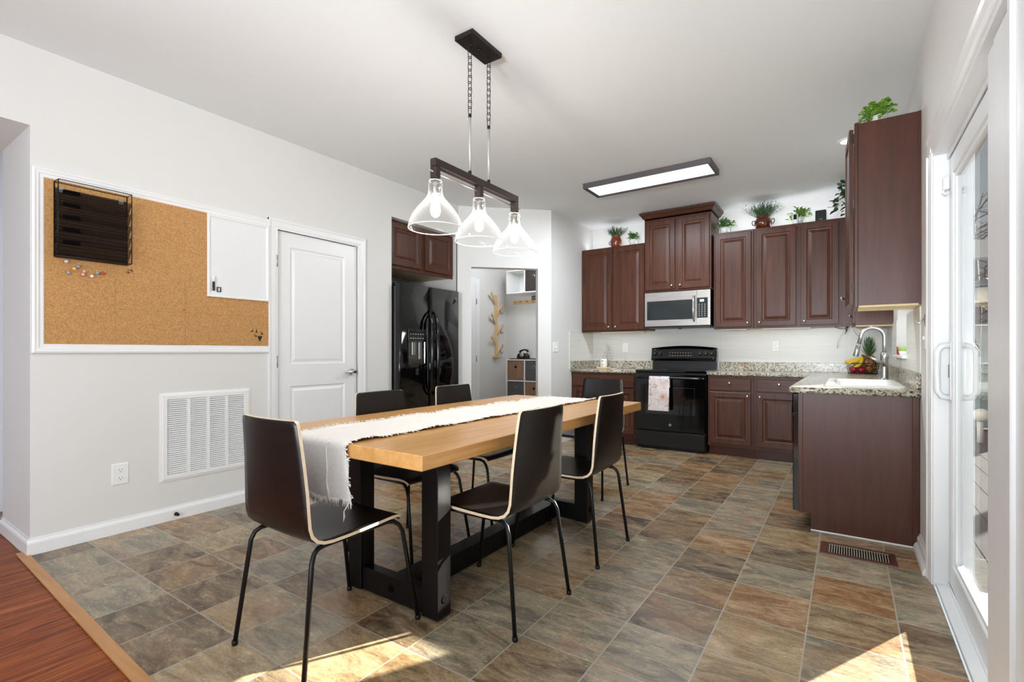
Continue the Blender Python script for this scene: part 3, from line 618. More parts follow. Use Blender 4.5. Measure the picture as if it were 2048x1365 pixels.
# ------------------------------------------------------------------ sink, faucet, window over the sink
th=thing('sink','white drop in kitchen sink set into the granite under the window','sink',(.1,4.1,CT))
m=MB(); sx0,sx1,sy0,sy1=-.112,.290,3.63,4.50
def rr_(ins,z): return [m.a((p[0],p[1],z)) for p in sum([rc(x,y,.05-min(ins,.03),a,a+PI/2,4) for x,y,a in((sx1-.05-max(0,ins-.03),sy1-.05-max(0,ins-.03),0),(sx0+.05+max(0,ins-.03),sy1-.05-max(0,ins-.03),PI/2),(sx0+.05+max(0,ins-.03),sy0+.05+max(0,ins-.03),PI),(sx1-.05-max(0,ins-.03),sy0+.05+max(0,ins-.03),1.5*PI))],[])]
L_=[rr_(0,CT-.004),rr_(0,CT+.008),rr_(.008,CT+.014),rr_(.045,CT+.012),rr_(.055,CT-.002),rr_(.07,CB+.005)]
for A,B in zip(L_,L_[1:]):
    for i in range(len(A)): m.face([A[i],A[(i+1)%len(A)],B[(i+1)%len(A)],B[i]],0,True)
m.face(L_[-1]); m.build('basin','white_ceramic',th)
th=thing('faucet','tall arched pull down chrome faucet beside the sink','faucet',(.235,4.62,CT))
fx,fy=.236,4.62
m=MB(); m.lathe([(.030,0),(.030,.010),(.026,.014),(.024,.020),(.024,.16),(.026,.165),(.026,.20),(.017,.215)],(fx,fy,CT),n=20); m.build('base','nickel',th)
m=MB(); ra=.072; top=1.205
pts=[(fx,fy,CT+.2),(fx,fy,1.15)]+[(fx-ra+ra*math.cos(a),fy,top+ra*math.sin(a)) for a in[i*PI*.96/14 for i in range(15)]]+[(fx-2*ra-.012,fy,top-.05)]
m.tube(pts,.0135,12); m.build('spout','nickel',th)
m=MB(); ex=fx-2*ra-.012; m.lathe([(.0145,0),(.0165,.012),(.0175,.05),(.020,.092),(.018,.098)],(ex,fy,top-.05),(-.22,0,-1),16); wd=m.build('spray_wand','nickel',th)
m=MB(); m.box(ex-.012,fy-.022,top-.092,ex+.002,fy-.0165,top-.062,.002); m.build('spray_button','pin_black',wd)
m=MB(); m.tube([(fx,fy-.02,CT+.115),(fx-.02,fy-.05,CT+.135),(fx-.085,fy-.10,CT+.175)],[.013,.012,.009],10); m.build('lever','nickel',th)
# window
wf=MB()
wx0,wx1=XR+.055,XR+.10
for a in((WY0,WZ0,WY1,WZ0+.045),(WY0,WZ1-.045,WY1,WZ1),(WY0,WZ0,WY0+.045,WZ1),(WY1-.045,WZ0,WY1,WZ1)): wf.box(wx0,a[0],a[1],wx1,a[2],a[3],.003)
w1=struct('window_1',wf,'vinyl_white')
m=MB(); m.box(wx0+.018,WY0+.04,WZ0+.04,wx0+.022,WY1-.04,WZ1-.04); m.build('pane','pane',w1)
m=MB(); m.box(XR-.030,WY0-.03,WZ0-.022,wx0,WY1+.03,WZ0-.0005,.004); m.build('window_sill','trim_paint',w1)
m=MB(); m.lathe([(.030,0),(.036,.01),(.036,.062),(.030,.066)],(XR+.022,4.86,WZ0),n=18); single('cup',m,'red_gloss','small red cup on the sill of the window over the sink','cup')
th=thing('plant_pot','small white and lime pot on the sink window sill','plant pot',(XR+.022,4.72,WZ0))
m=MB(); m.lathe([(.026,0),(.030,.012),(.034,.03)],(XR+.022,4.72,WZ0),n=16); m.build('pot_base','white_ceramic',th)
m=MB(); m.lathe([(.0345,0),(.038,.03),(.036,.034)],(XR+.022,4.72,WZ0+.03),n=16); m.build('pot_band','lime',th)
# ------------------------------------------------------------------ foliage helper
def leaf(m,o,d,up,L,w,n=3,mat=0,curl=.15):
    o=Vector(o); d=Vector(d).normalized(); s_=d.cross(Vector(up)); s_=s_.normalized() if s_.length>1e-4 else d.orthogonal().normalized(); nn=s_.cross(d)
    prev=None
    for i in range(n+1):
        t=i/n; hw=w*.5*math.sin(PI*min(.97,.12+.85*t))*(1.0); c=o+d*(L*t)-nn*(curl*L*t*t)
        A=m.a(c-s_*hw+nn*hw*.25); B=m.a(c); C_=m.a(c+s_*hw+nn*hw*.25)
        if prev: m.face([prev[0],A,B,prev[1]],mat,True); m.face([prev[1],B,C_,prev[2]],mat,True)
        prev=(A,B,C_)
def bushy(c,rx,ry,h,nst,nl,L,w,rnd,droop=.0,lo=.15):
    m=MB()
    for i in range(nst):
        a=rnd.uniform(0,2*PI); e=rnd.uniform(lo,1.35); q=Vector((math.cos(a)*math.cos(e)*rx,math.sin(a)*math.cos(e)*ry,math.sin(e)*h))*rnd.uniform(.75,1.05)
        p0=Vector(c); mid=p0+q*.5+Vector((0,0,.02)); end=p0+q-Vector((0,0,droop*rnd.uniform(.2,1)*math.cos(e)))
        m.tube([p0,mid,end],.0012,4)
        for k in range(nl):
            t=.3+.7*k/max(1,nl-1); p=p0.lerp(mid,t*2) if t<.5 else mid.lerp(end,t*2-1)
            b=rnd.uniform(0,2*PI); d=(end-p0).normalized()*.5+Vector((math.cos(b),math.sin(b),rnd.uniform(-.3,.7)))
            leaf(m,p,d,(rnd.uniform(-.4,.4),rnd.uniform(-.4,.4),1),L*rnd.uniform(.7,1.15),w*rnd.uniform(.8,1.1),3,0,rnd.uniform(0,.3))
    return m
def grassy(c,r,h,n,rnd,w=.007):
    m=MB()
    for i in range(n):
        a=rnd.uniform(0,2*PI); q=r*math.sqrt(rnd.random())*.55; o=Vector(c)+Vector((math.cos(a)*q,math.sin(a)*q,0)); d=Vector((math.cos(a)*rnd.uniform(0,1.0)*r*1.3,math.sin(a)*rnd.uniform(0,1.)*r*1.3,h*rnd.uniform(.6,1.05)))
        leaf(m,o,d,(0,0,1),d.length,w*rnd.uniform(.8,1.4),3,0,rnd.uniform(.0,.2))
        if i%2==0:
            for t in(.45,.65,.85): leaf(m,o+d*t,d*.4+Vector((rnd.uniform(-.05,.05),rnd.uniform(-.05,.05),.03)),(0,0,1),.026,.008,2)
    return m
def potted(name,label,cat,x,y,z,pot,potmat,fol,folmat,extra=None,group=None):
    th=thing(name,label,cat,(x,y,z),group=group); m=MB(); m.lathe(pot,(x,y,z),n=22); p=m.build('pot',potmat,th)
    fol.build('foliage',folmat,th)
    if extra: extra(th,p)
    return th
rn=random.Random(21); ZT=2.41; gp='greenery on top of the wall cabinets'
def handles(x,y,z,r,mat,hs=1,two=True):
    def f(th,p):
        for sgn in((-1,1) if two else (-1,)):
            m=MB(); m.tube([(x+sgn*(r-.006),y,z+.085*hs),(x+sgn*(r+.018),y,z+.088*hs),(x+sgn*(r+.024),y,z+.070*hs),(x+sgn*(r+.014),y,z+.052*hs),(x+sgn*(r-.002),y,z+.048*hs)],.005,8); m.build('handle',mat,p)
    return f
yp=5.93
potted('potted_plant','grassy plant in a tall terracotta brown jug on the cabinet left of the crowned one','potted plant',-2.43,yp,ZT,[(.052,0),(.062,.02),(.074,.07),(.074,.10),(.058,.142),(.056,.158),(.062,.168),(.054,.168)],'terracotta_glaze',grassy((-2.43,yp,ZT+.15),.10,.115,150,rn,.006),'leaf_grass',handles(-2.43,yp,ZT,.072,'pin_black',1.15,False),gp)
potted('potted_plant','small leafy plant in a white pot between the terracotta jug and the crowned cabinet','potted plant',-2.205,yp,ZT,[(.040,0),(.048,.06),(.052,.085),(.046,.085)],'white_ceramic',bushy((-2.205,yp,ZT+.075),.105,.09,.105,26,6,.036,.026,rn,.02),'leaf_mid',None,gp)
potted('potted_plant','leafy plant in a cream pot tucked right beside the crowned cabinet','potted plant',-1.135,yp,ZT,[(.045,0),(.050,.06),(.052,.085),(.046,.085)],'white_ceramic',bushy((-1.135,yp,ZT+.07),.125,.10,.125,34,7,.034,.024,rn,.03),'leaf_mid',None,gp)
potted('potted_plant','spiky green plant in a round dark brown two handled pot','potted plant',-.745,yp,ZT,[(.052,0),(.070,.02),(.088,.06),(.088,.09),(.070,.128),(.064,.138),(.074,.150),(.066,.150)],'dark_glaze',grassy((-.745,yp,ZT+.14),.13,.145,190,rn,.007),'leaf_grass',handles(-.745,yp,ZT,.086,'pin_black',1.3),gp)
potted('potted_plant','bright leafy plant in a white pot behind the small white camera','potted plant',-.405,yp,ZT,[(.038,0),(.046,.06),(.050,.085),(.044,.085)],'white_ceramic',bushy((-.405,yp,ZT+.07),.13,.09,.12,26,7,.042,.022,rn,.04),'leaf_bright',None,gp)
potted('potted_plant','dark green trailing plant beside the near cabinet, half hidden by its edge','potted plant',.06,5.62,ZT,[(.045,0),(.055,.06),(.058,.09),(.050,.09)],'white_ceramic',bushy((.045,5.62,ZT+.16),.17,.14,.17,34,7,.058,.046,rn,.10,-.5),'leaf_dark',None,gp)
potted('potted_plant','bright green leafy plant in a white pot on the tall cabinet by the sliding door','potted plant',.160,3.62,2.41,[(.036,0),(.040,.01),(.042,.075),(.038,.078)],'white_ceramic',bushy((.160,3.62,2.48),.105,.09,.115,36,9,.026,.024,rn,.05,-.1),'leaf_bright',None,gp)
th=thing('security_camera','small white camera with a black face on the cabinet top','camera',(-.435,5.826,ZT))
m=MB(); m.box(-.460,5.812,ZT,-.410,5.840,ZT+.105,.008); m.build('body','plastic_white',th)
m=MB(); m.box(-.450,5.8095,ZT+.045,-.420,5.8119,ZT+.098,.0008); m.build('lens_face','sensor_black',th)
th=thing('speaker','small square black speaker on the cabinet top near the corner','speaker',(-.215,5.92,ZT))
m=MB(); m.box(-.262,5.88,ZT,-.168,5.97,ZT+.125,.006); m.build('body','satin_black',th)
m=MB(); m.box(-.228,5.8785,ZT+.030,-.202,5.8799,ZT+.034); m.build('badge','label_light',th)
# ------------------------------------------------------------------ microwave
th=thing('microwave','stainless over the range microwave with a black glass door','microwave',(-1.61,5.9,1.385))
x0,x1,y0,z0,z1=-1.986,-1.240,5.735,1.385,1.792
m=MB(); m.box(x0,y0+.001,z0,x1,YB-.001,z1,.002); m.build('body','satin_black',th)
xd=-1.390
m=MB().frame((0,y0,0),X2,Z2,NY); m.panel(x0+.001,z0+.006,xd-.001,z1-.002,[(0,.010),(.003,.013),(.006,.013)]); d=m.build('door','stainless',th)
m=MB().frame((0,y0,0),X2,Z2,NY); m.panel(x0+.030,z0+.080,xd-.024,z1-.105,[(0,.014),(.002,.0152)]); w=m.build('window','micro_panel',d)
m=MB().frame((0,y0,0),X2,Z2,NY); m.rings(x0+.062,z0+.098,xd-.072,z1-.150,[(0,.0153),(0,.0158),(.002,.0158),(.002,.0153)]); m.build('window_mask','satin_black',d)
m=MB(); hx=xd-.026; m.tube([(hx,y0-.012,z0+.052),(hx,y0-.040,z0+.075),(hx,y0-.052,z0+.18),(hx,y0-.052,z0+.24),(hx,y0-.040,z1-.075),(hx,y0-.012,z1-.058)],[.009,.011,.012,.012,.011,.009],12); m.build('handle','stainless',d)
m=MB().frame((0,y0,0),X2,Z2,NY); m.panel(xd+.001,z0+.006,x1-.001,z1-.002,[(0,.010),(.003,.013),(.006,.013)]); cp=m.build('control_side','stainless',th)
m=MB().frame((0,y0,0),X2,Z2,NY); m.panel(xd+.004,z0+.090,x1-.030,z1-.092,[(0,.014),(.002,.015)]); kp=m.build('keypad','micro_panel',cp)
m=MB().frame((0,y0,0),X2,Z2,NY); m.panel(xd+.036,z1-.136,xd+.080,z1-.112,[(0,.0154)]); m.build('display','display_blue',cp)
m=MB().frame((0,y0,0),X2,Z2,NY)
for i in range(3):
    for j in range(7): m.panel(xd+.024+i*.030,z0+.110+j*.021,xd+.034+i*.030,z0+.116+j*.021,[(0,.0155)])
m.build('buttons','label_light',cp)
m=MB(); m.box(x0+.01,y0-.006,z0-.012,x1-.01,y0+.30,z0-.0005); m.box(-1.60,y0+.02,z0-.030,-1.57,y0+.05,z0-.012); m.build('vent_grille','black_plastic',th)
# ------------------------------------------------------------------ range
th=thing('stove','black electric stove with a glass oven door','stove',(-1.62,5.78,0))
x0,x1,yf=-2.006,-1.236,5.50
m=MB(); m.box(x0,yf,.03,x1,YB-.03,.862,.003); m.box(x0+.03,yf+.06,0,x1-.03,YB-.06,.0299); m.build('body','satin_black',th)
m=MB(); m.box(x0-.004,yf-.030,.8621,x1+.004,YB-.10,.890,.008); ck=m.build('cooktop','gloss_black',th)
m=MB()
for cx,cyy,r_ in((-1.80,5.64,.10),(-1.44,5.64,.075),(-1.80,5.90,.075),(-1.44,5.90,.10)): m.lathe([(r_,0),(r_-.003,.0006)],(cx,cyy,.8902),n=28,cap0=False,cap1=False)
m.build('burner_ring','bin_grey',ck)
m=MB(); m.box(x0+.004,yf-.042,.215,x1-.004,yf-.0005,.845,.006); od=m.build('oven_door','gloss_black',th)
m=MB().frame((0,yf-.042,0),X2,Z2,NY); m.panel(-1.885,.40,-1.345,.70,[(0,.001),(.003,.0015)]); m.build('oven_window','black_glass',od)
m=MB(); m.tube([(x0+.03,yf-.045,.800),(x0+.032,yf-.082,.806),(x0+.06,yf-.092,.806),(x1-.06,yf-.092,.806),(x1-.032,yf-.082,.806),(x1-.03,yf-.045,.800)],.013,10); m.build('handle','gloss_black',od)
m=MB(); m.lathe([(.015,0),(.015,.002),(.012,.003)],(-1.608,yf-.042,.285),NY,20); em=m.build('round_emblem','nickel',od)
m=MB()
for a0 in(0,PI): m.tube([(-1.608+.004*math.cos(a0)+.004*math.cos(a0+a),yf-.0455,.285+.004*math.sin(a0)+.0045*math.sin(a0+a)) for a in[-1.5+i*.5 for i in range(8)]],.0008,4)
m.build('emblem_scroll','pin_black',od)
m=MB(); m.box(x0+.004,yf-.036,.035,x1-.004,yf-.0005,.205,.006); m.build('storage_drawer','satin_black',th)
# back guard with curved top
yb0=YB-.10; m=MB().frame((0,yb0,0),X2,Z2,NY)
pts=[(x0+.014,.8905),(x1-.014,.8905),(x1-.014,.99),(x0+.014,.99)]; m.prism(pts,-.07,0); m.build('rear_riser','satin_black',th)
m=MB(); tp=[]
n=16
def bg(u,t,b=0):  # face leaning back
    x=x0+.004+(x1-x0-.008)*u; top=1.140+.026*math.sin(PI*u); z=.985+(top-.985)*t; return (x,yb0-.030+.028*t+b,z)
g=m.sheet(lambda u,t: bg(u,t),n,4); g2=m.sheet(lambda u,t: bg(u,t,.06-.03*t),n,4)
for i in range(n): m.face([g[i][0],g[i+1][0],g2[i+1][0],g2[i][0]]); m.face([g[i][4],g[i+1][4],g2[i+1][4],g2[i][4]])
for j in range(4): m.face([g[0][j],g[0][j+1],g2[0][j+1],g2[0][j]]); m.face([g[n][j],g[n][j+1],g2[n][j+1],g2[n][j]])
bgo=m.build('control_panel','gloss_black',th)
nrm=Vector((0,-.98,.18))
for x in(-1.955,-1.89,-1.42,-1.355,-1.29):
    m=MB(); m.lathe([(.024,0),(.022,.012),(.018,.020),(.016,.024)],(x,yb0-.012,1.068),nrm,16); k_=m.build('control_knob','satin_black',bgo)
    m=MB(); m.tube([(x-.012,yb0-.0385,1.072),(x+.010,yb0-.0385,1.083)],.0015,4); m.build('knob_mark','label_light',k_)
    m=MB()
    for a in range(7): m.ball((x+.032*math.cos(a*.7-.5),yb0-.014-.0,1.068+.032*math.sin(a*.7-.5)),.0022,6)
    m.build('dial_marks','label_light',bgo)
m=MB()
for i in range(9):
    for j in range(2): m.box(-1.78+i*.031,yb0-.020+.006*j-.002,1.045+j*.035,-1.768+i*.031,yb0-.012+.006*j,1.050+j*.035)
m.build('touch_marks','label_light',bgo)
# towel over the oven handle
th=thing('dish_towel','pink floral dish towel hanging over the oven handle','towel',(-1.70,5.41,.46))
m=MB(); tx0,tx1=-1.822,-1.598; yh=yf-.092
def tw(u,t):
    x=tx0+(tx1-tx0)*u; wv=.004*math.sin(u*9+1)+.002*math.sin(u*23)
    if t<.12: a=t/.12; return (x,yh+.017,.70+.106*a)
    if t<.3: a=(t-.12)/.18*PI; return (x,yh+.017*math.cos(a),.806+.017*math.sin(a))
    a=(t-.3)/.7; return (x+.006*a*(u-.5)-.004*a,yh-.017-.008*a+wv*a,.806-.36*a)
m.sheet(tw,18,24); m.build('cloth','towel_print',th)
m=MB(); m.tube([(tx1-.002,yh-.0205,.80),(tx1-.001,yh-.024,.62),(tx1+.000,yh-.030,.455)],.004,6); m.tube([tw(i/18,1) for i in range(19)],.0025,5); m.build('hem','towel_print',th)
# ------------------------------------------------------------------ things on the left counter
cx,cyy=-2.555,5.83
m=MB(); m.box(cx-.072,cyy-.06,CT+.0006,cx+.072,cyy+.06,CT+.022,.004); single('wooden_coaster',m,'pine','square pale wooden coaster under the white jar candle','coaster')
th=thing('candle','white jar candle with a paper label on the wooden coaster','candle',(cx,cyy,CT+.022))
m=MB(); m.lathe([(.040,0),(.043,.004),(.043,.098),(.040,.102)],(cx,cyy,CT+.022),n=24); m.build('jar','white_ceramic',th)
m=MB(); m.lathe([(.0436,.02),(.0436,.085)],(cx,cyy,CT+.022),n=24,cap0=False,cap1=False); m.build('label','paper_white',th)
m=MB(); m.box(cx-.008,cyy-.0455,CT+.098,cx+.012,cyy-.0425,CT+.106); m.box(cx-.010,cyy-.0455,CT+.050,cx+.016,cyy-.0425,CT+.055); m.build('label_print','pin_black',th)
th=thing('ornament','little wire tree ornament hung with glass beads behind the white candle','ornament',(cx+.01,cyy+.125,CT))
m=MB(); bx,by=cx+.0,cyy+.125
m.lathe([(.035,.0005),(.035,.006),(.004,.010)],(bx,by,CT),n=14); m.tube([(bx,by,CT+.008),(bx,by,CT+.33)],.003,6)
for k in range(5):
    z=CT+.14+.04*k; r_=.065-.011*k
    for a in range(5): an=a*2*PI/5+k; m.tube([(bx,by,z+.02),(bx+math.cos(an)*r_*.6,by+math.sin(an)*r_*.6,z+.012),(bx+math.cos(an)*r_,by+math.sin(an)*r_,z-.012)],.0012,4)
m.build('wire_stem','nickel',th)
m=MB()
for k in range(5):
    z=CT+.14+.04*k; r_=.065-.011*k
    for a in range(5): an=a*2*PI/5+k; m.ball((bx+math.cos(an)*r_,by+math.sin(an)*r_,z-.018),.007,8)
m.build('beads','chrome',th)
m=MB(); m.tube([(cx+.06,cyy+.02,CT+.004),(cx+.10,cyy-.02,CT+.004),(cx+.15,cyy+.02,CT+.004),(cx+.17,cyy+.10,CT+.03),(cx+.17,cyy+.26,CT+.09),(cx+.17,cyy+.285,CT+.20)],.003,6); single('extension_cord',m,'cord_white','white cord running from the candle up the backsplash to the outlet','cord')
# ------------------------------------------------------------------ fruit basket and fruit
bx,by=.130,5.88
th=thing('fruit_basket','oval black wire fruit basket on the counter by the sink','basket',(bx,by,CT))
m=MB(); RX,RY,BH=.135,.105,.100
def bp_(a,t): k=.86+.14*t; return (bx+math.cos(a)*RX*k,by+math.sin(a)*RY*k,CT+.006+BH*t)
for t in(0,1): m.tube([bp_(i*2*PI/32,t) for i in range(32)],.0035,6,True)
for i in range(22):
    for sg in(-1,1): m.tube([bp_(i*2*PI/22+sg*q*.5,q) for q in(0,.25,.5,.75,1)],.0014,4)
for i in range(-4,5): w_=math.sqrt(1-(i/5)**2)*RY*.86; m.tube([(bx+i*RX*.86/5,by-w_,CT+.006),(bx+i*RX*.86/5,by+w_,CT+.006)],.0014,4)
m.build('wire_bowl','wire_black',th)
m=MB(); m.tube([(bx+.045+.038*math.cos(a),by-RY-.006,CT+.115+.038*math.sin(a)) for a in[i*2*PI/20 for i in range(20)]],.004,6,True); m.build('ring_handle','wire_black',th)
def apple(x,y,z,r,label):
    th=thing('apple',label,'apple',(x,y,z),group='red apples in the wire basket')
    m=MB(); m.lathe([(.002,.10*r),(.35*r,.0),(.72*r,.18*r),(.95*r,.62*r),(1.0*r,1.0*r),(.9*r,1.42*r),(.62*r,1.74*r),(.3*r,1.80*r),(.06*r,1.62*r)],(x,y,z),n=18); m.build('skin','apple_skin',th)
    m=MB(); m.tube([(x,y,z+1.6*r),(x+.004,y,z+2.05*r)],.0018,5); m.build('stem','banana_tip',th)
apple(bx-.070,by-.036,CT+.010,.037,'red apple at the front left of the wire basket')
apple(bx-.012,by-.050,CT+.010,.035,'red apple at the front of the basket beside the pineapple')
apple(bx-.035,by+.020,CT+.030,.036,'red apple tucked under the bananas in the basket')
th=thing('pineapple','whole pineapple with a green crown standing in the wire basket','pineapple',(bx+.050,by+.012,CT+.012))
px,py=bx+.050,by+.012
m=MB(); m.lathe([(.03,0),(.052,.012),(.063,.05),(.064,.09),(.056,.135),(.038,.165),(.02,.172)],(px,py,CT+.012),n=24); m.build('fruit','pineapple_skin',th)
m=MB()
for k in range(7):
    for a in range(9):
        an=a*2*PI/9+k*.35; tilt=1.15-.16*k; d=(math.cos(an)*math.sin(tilt),math.sin(an)*math.sin(tilt),math.cos(tilt)+.25); leaf(m,(px+math.cos(an)*.012,py+math.sin(an)*.012,CT+.178+.012*k),d,(0,0,1),.085+.012*k if k<5 else .11,.016,4,0,-.25)
m.build('crown','leaf_grass',th)
th=thing('banana_bunch','bunch of yellow bananas lying over the apples in the basket','bananas',(bx-.06,by-.03,CT+.09))
bs=Vector((bx+.005,by-.045,CT+.165))
for k,(ex_,ey,ez,mz) in enumerate([(-.155,.00,-.045,.0),(-.135,-.03,-.058,-.008),(-.075,-.055,-.095,-.015),(-.145,.03,-.04,.01)]):
    m=MB(); e=bs+Vector((ex_,ey,ez)); mid=(bs+e)/2+Vector((.02 if k==2 else .0,-.012*(k==2),-.030+mz)); P=[]
    for i in range(11):
        t=i/10; P.append(bs*(1-t)**2+mid*2*t*(1-t)+e*t*t)
    m.tube(P,[.005,.007,.012,.015,.0165,.017,.0165,.015,.012,.008,.004],10); b_=m.build('banana','banana_skin',th)
m=MB(); m.tube([bs,bs+Vector((.004,0,.012)),bs+Vector((-.014,-.004,.018))],[.012,.011,.008],8); m.build('stem','banana_tip',th)
# cords hanging under the corner of the wall cabinets
m=MB(); m.tube([(-.015,5.83,1.346),(-.03,5.84,1.30),(-.07,5.88,1.20),(-.075,5.93,1.13)],.0028,6); m.tube([(.03,5.80,1.346),(.06,5.84,1.29),(.13,5.93,1.21)],.0028,6); single('charging_cable',m,'cord_white','thin white cords dangling under the corner wall cabinets','cord')
m=MB(); m.tube([(-.10,5.84,1.346),(-.06,5.85,1.325),(-.01,5.85,1.322),(.03,5.84,1.345)],.003,6); m.tube([(-.005,5.84,1.346),(.0,5.85,1.29),(-.012,5.85,1.27),(.004,5.85,1.30),(.01,5.84,1.345)],.003,6); single('power_cable',m,'wire_black','tangled black cord tied up under the corner wall cabinets','cord')
# under cabinet light strips
def strip(x0,x1,y,z,label):
    m=MB(); m.box(x0,y,z-.012,x1,y+.03,z-.0005,.003); single('under_cabinet_light',m,'plastic_white',label,'light','under cabinet light strips')
strip(-2.6,-2.05,5.86,1.345,'slim white light strip under the cabinet left of the microwave'); strip(-1.18,-.9,5.86,1.345,'slim white light strip under the single door cabinet')
strip(-.75,-.3,5.86,1.345,'slim white light strip under the corner two door cabinet')
# ------------------------------------------------------------------ refrigerator
FX=-3.52
th=thing('refrigerator','black side by side refrigerator in the alcove','refrigerator',(FX-.35,3.72,0))
m=MB(); m.box(FX-.72,3.276,.02,FX-.075,4.160,1.735,.006); m.box(FX-.70,3.29,0,FX-.1,4.15,.0199); m.build('cabinet','satin_black',th)
m=MB(); m.box(FX-.36,3.29,1.7351,FX-.08,4.14,1.772,.012); m.build('hinge_cover','satin_black',th)
def fdoor(y0,y1,z0,z1,name):
    m=MB(); n=14
    def fp(u,z):
        y=y0+(y1-y0)*u; e=min(u,1-u)*(y1-y0); bulge=.016*(1-(2*u-1)**2); rd=.022; ed=0 if e>rd else rd-math.sqrt(max(0,rd*rd-(rd-e)**2)); return (FX-.016+bulge-ed,y,z)
    us=[0,.008,.02,.04,.07,.15,.3,.5,.7,.85,.93,.96,.98,.992,1]
    g=[[m.a(fp(u,z)) for z in(z0,z1)] for u in us]; b=[[m.a((FX-.07,y0+(y1-y0)*u,z)) for z in(z0,z1)] for u in us]
    for i in range(len(us)-1):
        m.face([g[i][0],g[i+1][0],g[i+1][1],g[i][1]],0,True); m.face([b[i][0],b[i][1],b[i+1][1],b[i+1][0]]); m.face([g[i][1],g[i+1][1],b[i+1][1],b[i][1]]); m.face([g[i][0],b[i][0],b[i+1][0],g[i+1][0]])
    for i in(0,len(us)-1): m.face([g[i][0],g[i][1],b[i][1],b[i][0]])
    return m.build(name,'gloss_black',th)
fd=fdoor(3.278,3.690,.11,1.755,'freezer_door'); rd=fdoor(3.696,4.158,.11,1.755,'fridge_door')
m=MB(); m.box(FX-.08,3.285,.02,FX-.03,4.15,.105,.004); m.build('toe_grille','black_plastic',th)
for y,sg,par in((3.655,-1,fd),(3.731,1,rd)):
    m=MB(); hx=FX-.004
    P=[(hx,y,1.505),(hx+.03,y,1.47),(hx+.058,y+sg*.004,1.36),(hx+.066,y+sg*.006,1.08),(hx+.058,y+sg*.004,.80),(hx+.03,y,.69),(hx,y,.655)]
    m.tube(P,[.012,.015,.017,.018,.017,.015,.012],12); h=m.build('handle','gloss_black',par)
m=MB(); m.box(FX-.006,3.375,1.205,FX+.006,3.610,1.315,.003); dp=m.build('dispenser_panel','micro_panel',fd)
m=MB().frame((FX-.004,3.375,.965),Y2,Z2,X2); r_=m.rings(0,0,.235,.238,[(0,0),(0,.010),(.010,.010),(.014,.0042)]); m.face(r_[-1]); m.build('dispenser_recess','black_glass',fd)
m=MB()
m.box(FX+.002,3.42,1.06,FX+.010,3.47,1.19,.004); m.box(FX+.002,3.51,1.02,FX+.012,3.55,1.19,.004); m.build('dispenser_lever','nickel',fd)
m=MB()
for i in range(6):
    for j in range(2): m.box(FX+.006,3.40+i*.033,1.225+j*.04,FX+.0068,3.415+i*.033,1.230+j*.04)
m.build('dispenser_keys','label_light',fd)
m=MB(); m.lathe([(.017,0),(.017,.002),(.014,.003)],(FX-.008,4.095,1.668),(1,0,-.0),20); m.build('round_emblem','nickel',rd)
m=MB()
for a0 in(0,PI): m.tube([(FX-.0048,4.095+.0045*math.cos(a0)+.0045*math.cos(a0+a),1.668+.0045*math.sin(a0)+.005*math.sin(a0+a)) for a in[-1.5+i*.5 for i in range(8)]],.0009,4)
m.build('emblem_scroll','pin_black',rd)
# ------------------------------------------------------------------ mud room behind the doorway
MX=-4.90
m=MB().frame((MX,0,0),Y2,Z2,X2); m.box(5.35,0.005,0,6.15,2.20,.012)
d2=struct('door_3',m,'trim_paint')
for z in(1.90,.985,.25):
    m=MB(); m.tube([(MX+.018,6.165,z-.045),(MX+.018,6.165,z+.045)],.007,8); m.build('hinge','nickel',d2)
m=MB().frame((MX,6.16,0),Y2,X2,Z2); m.prism([(0,0),(.085,0),(.085,.018),(.06,.014),(.02,.010),(0,.008)],0,2.27)
m.frame((MX,5.2,2.20),Z2,X2,Y2); m.prism([(0,0),(.07,0),(.07,.018),(.02,.010),(0,.008)],0,1.045); struct('trim_4',m,'trim_paint')
th=thing('coat_rack','tree shaped pale wooden coat rack with black hooks on the wall behind the doorway','coat rack',(MX,6.72,1.02))
m=MB(); m.box(MX+.002,6.67,1.03,MX+.022,6.735,2.05,.003); m.build('trunk','pine',th)
m=MB(); m.box(MX+.002,6.61,1.00,MX+.07,6.80,1.0299,.003); m.build('foot_block','pine',th)
for y0,z0,y1,z1 in((6.68,1.90,6.455,2.075),(6.68,1.58,6.47,1.72),(6.68,1.225,6.455,1.36),(6.71,1.72,6.79,1.89),(6.71,1.38,6.80,1.555),(6.71,1.05,6.79,1.215)):
    m=MB(); a=Vector((MX+.024,y0,z0)); b=Vector((MX+.095,y1,z1)); d=(b-a).normalized(); s_=Vector((0,-d.z,d.y)).normalized()
    m.frame(a,d,s_,d.cross(s_)); m.box(0,-.022,-.010,(b-a).length,.022,.010,.003); br=m.build('branch','pine',th)
    if y1>6.7:
        h=a.lerp(b,.42); m=MB(); m.tube([h+Vector((.012,0,.01)),h+Vector((.016,.005,-.035)),h+Vector((.020,.02,-.06)),h+Vector((.03,.04,-.05)),h+Vector((.035,.045,-.02))],.0045,6); m.build('hook','wire_black',br)
CY=6.60
def cube_unit(name,label,xs,zs,cat='cube shelf'):
    th=thing(name,label,cat,((xs[0]+xs[-1])/2,CY+.19,zs[0])); t_=.016
    m=MB()
    for x in xs: m.box(x,CY,zs[0],x+t_,CY+.385,zs[-1]+t_)
    for z in zs: m.box(xs[0]+t_,CY,z,xs[-1],CY+.385,z+t_)
    m.box(xs[0],CY+.385,zs[0],xs[-1]+t_,CY+.39,zs[-1]+t_); m.build('carcass','plastic_white',th); return th
XS=[-4.606,-4.262,-3.92]
cube_unit('cube_shelf','white cube storage unit with bins standing on the mud room floor',XS,[0.0,.31,.615,.955])
cube_unit('wall_cube_shelf','white two cube shelf hung high on the mud room wall',XS,[2.040,2.40])
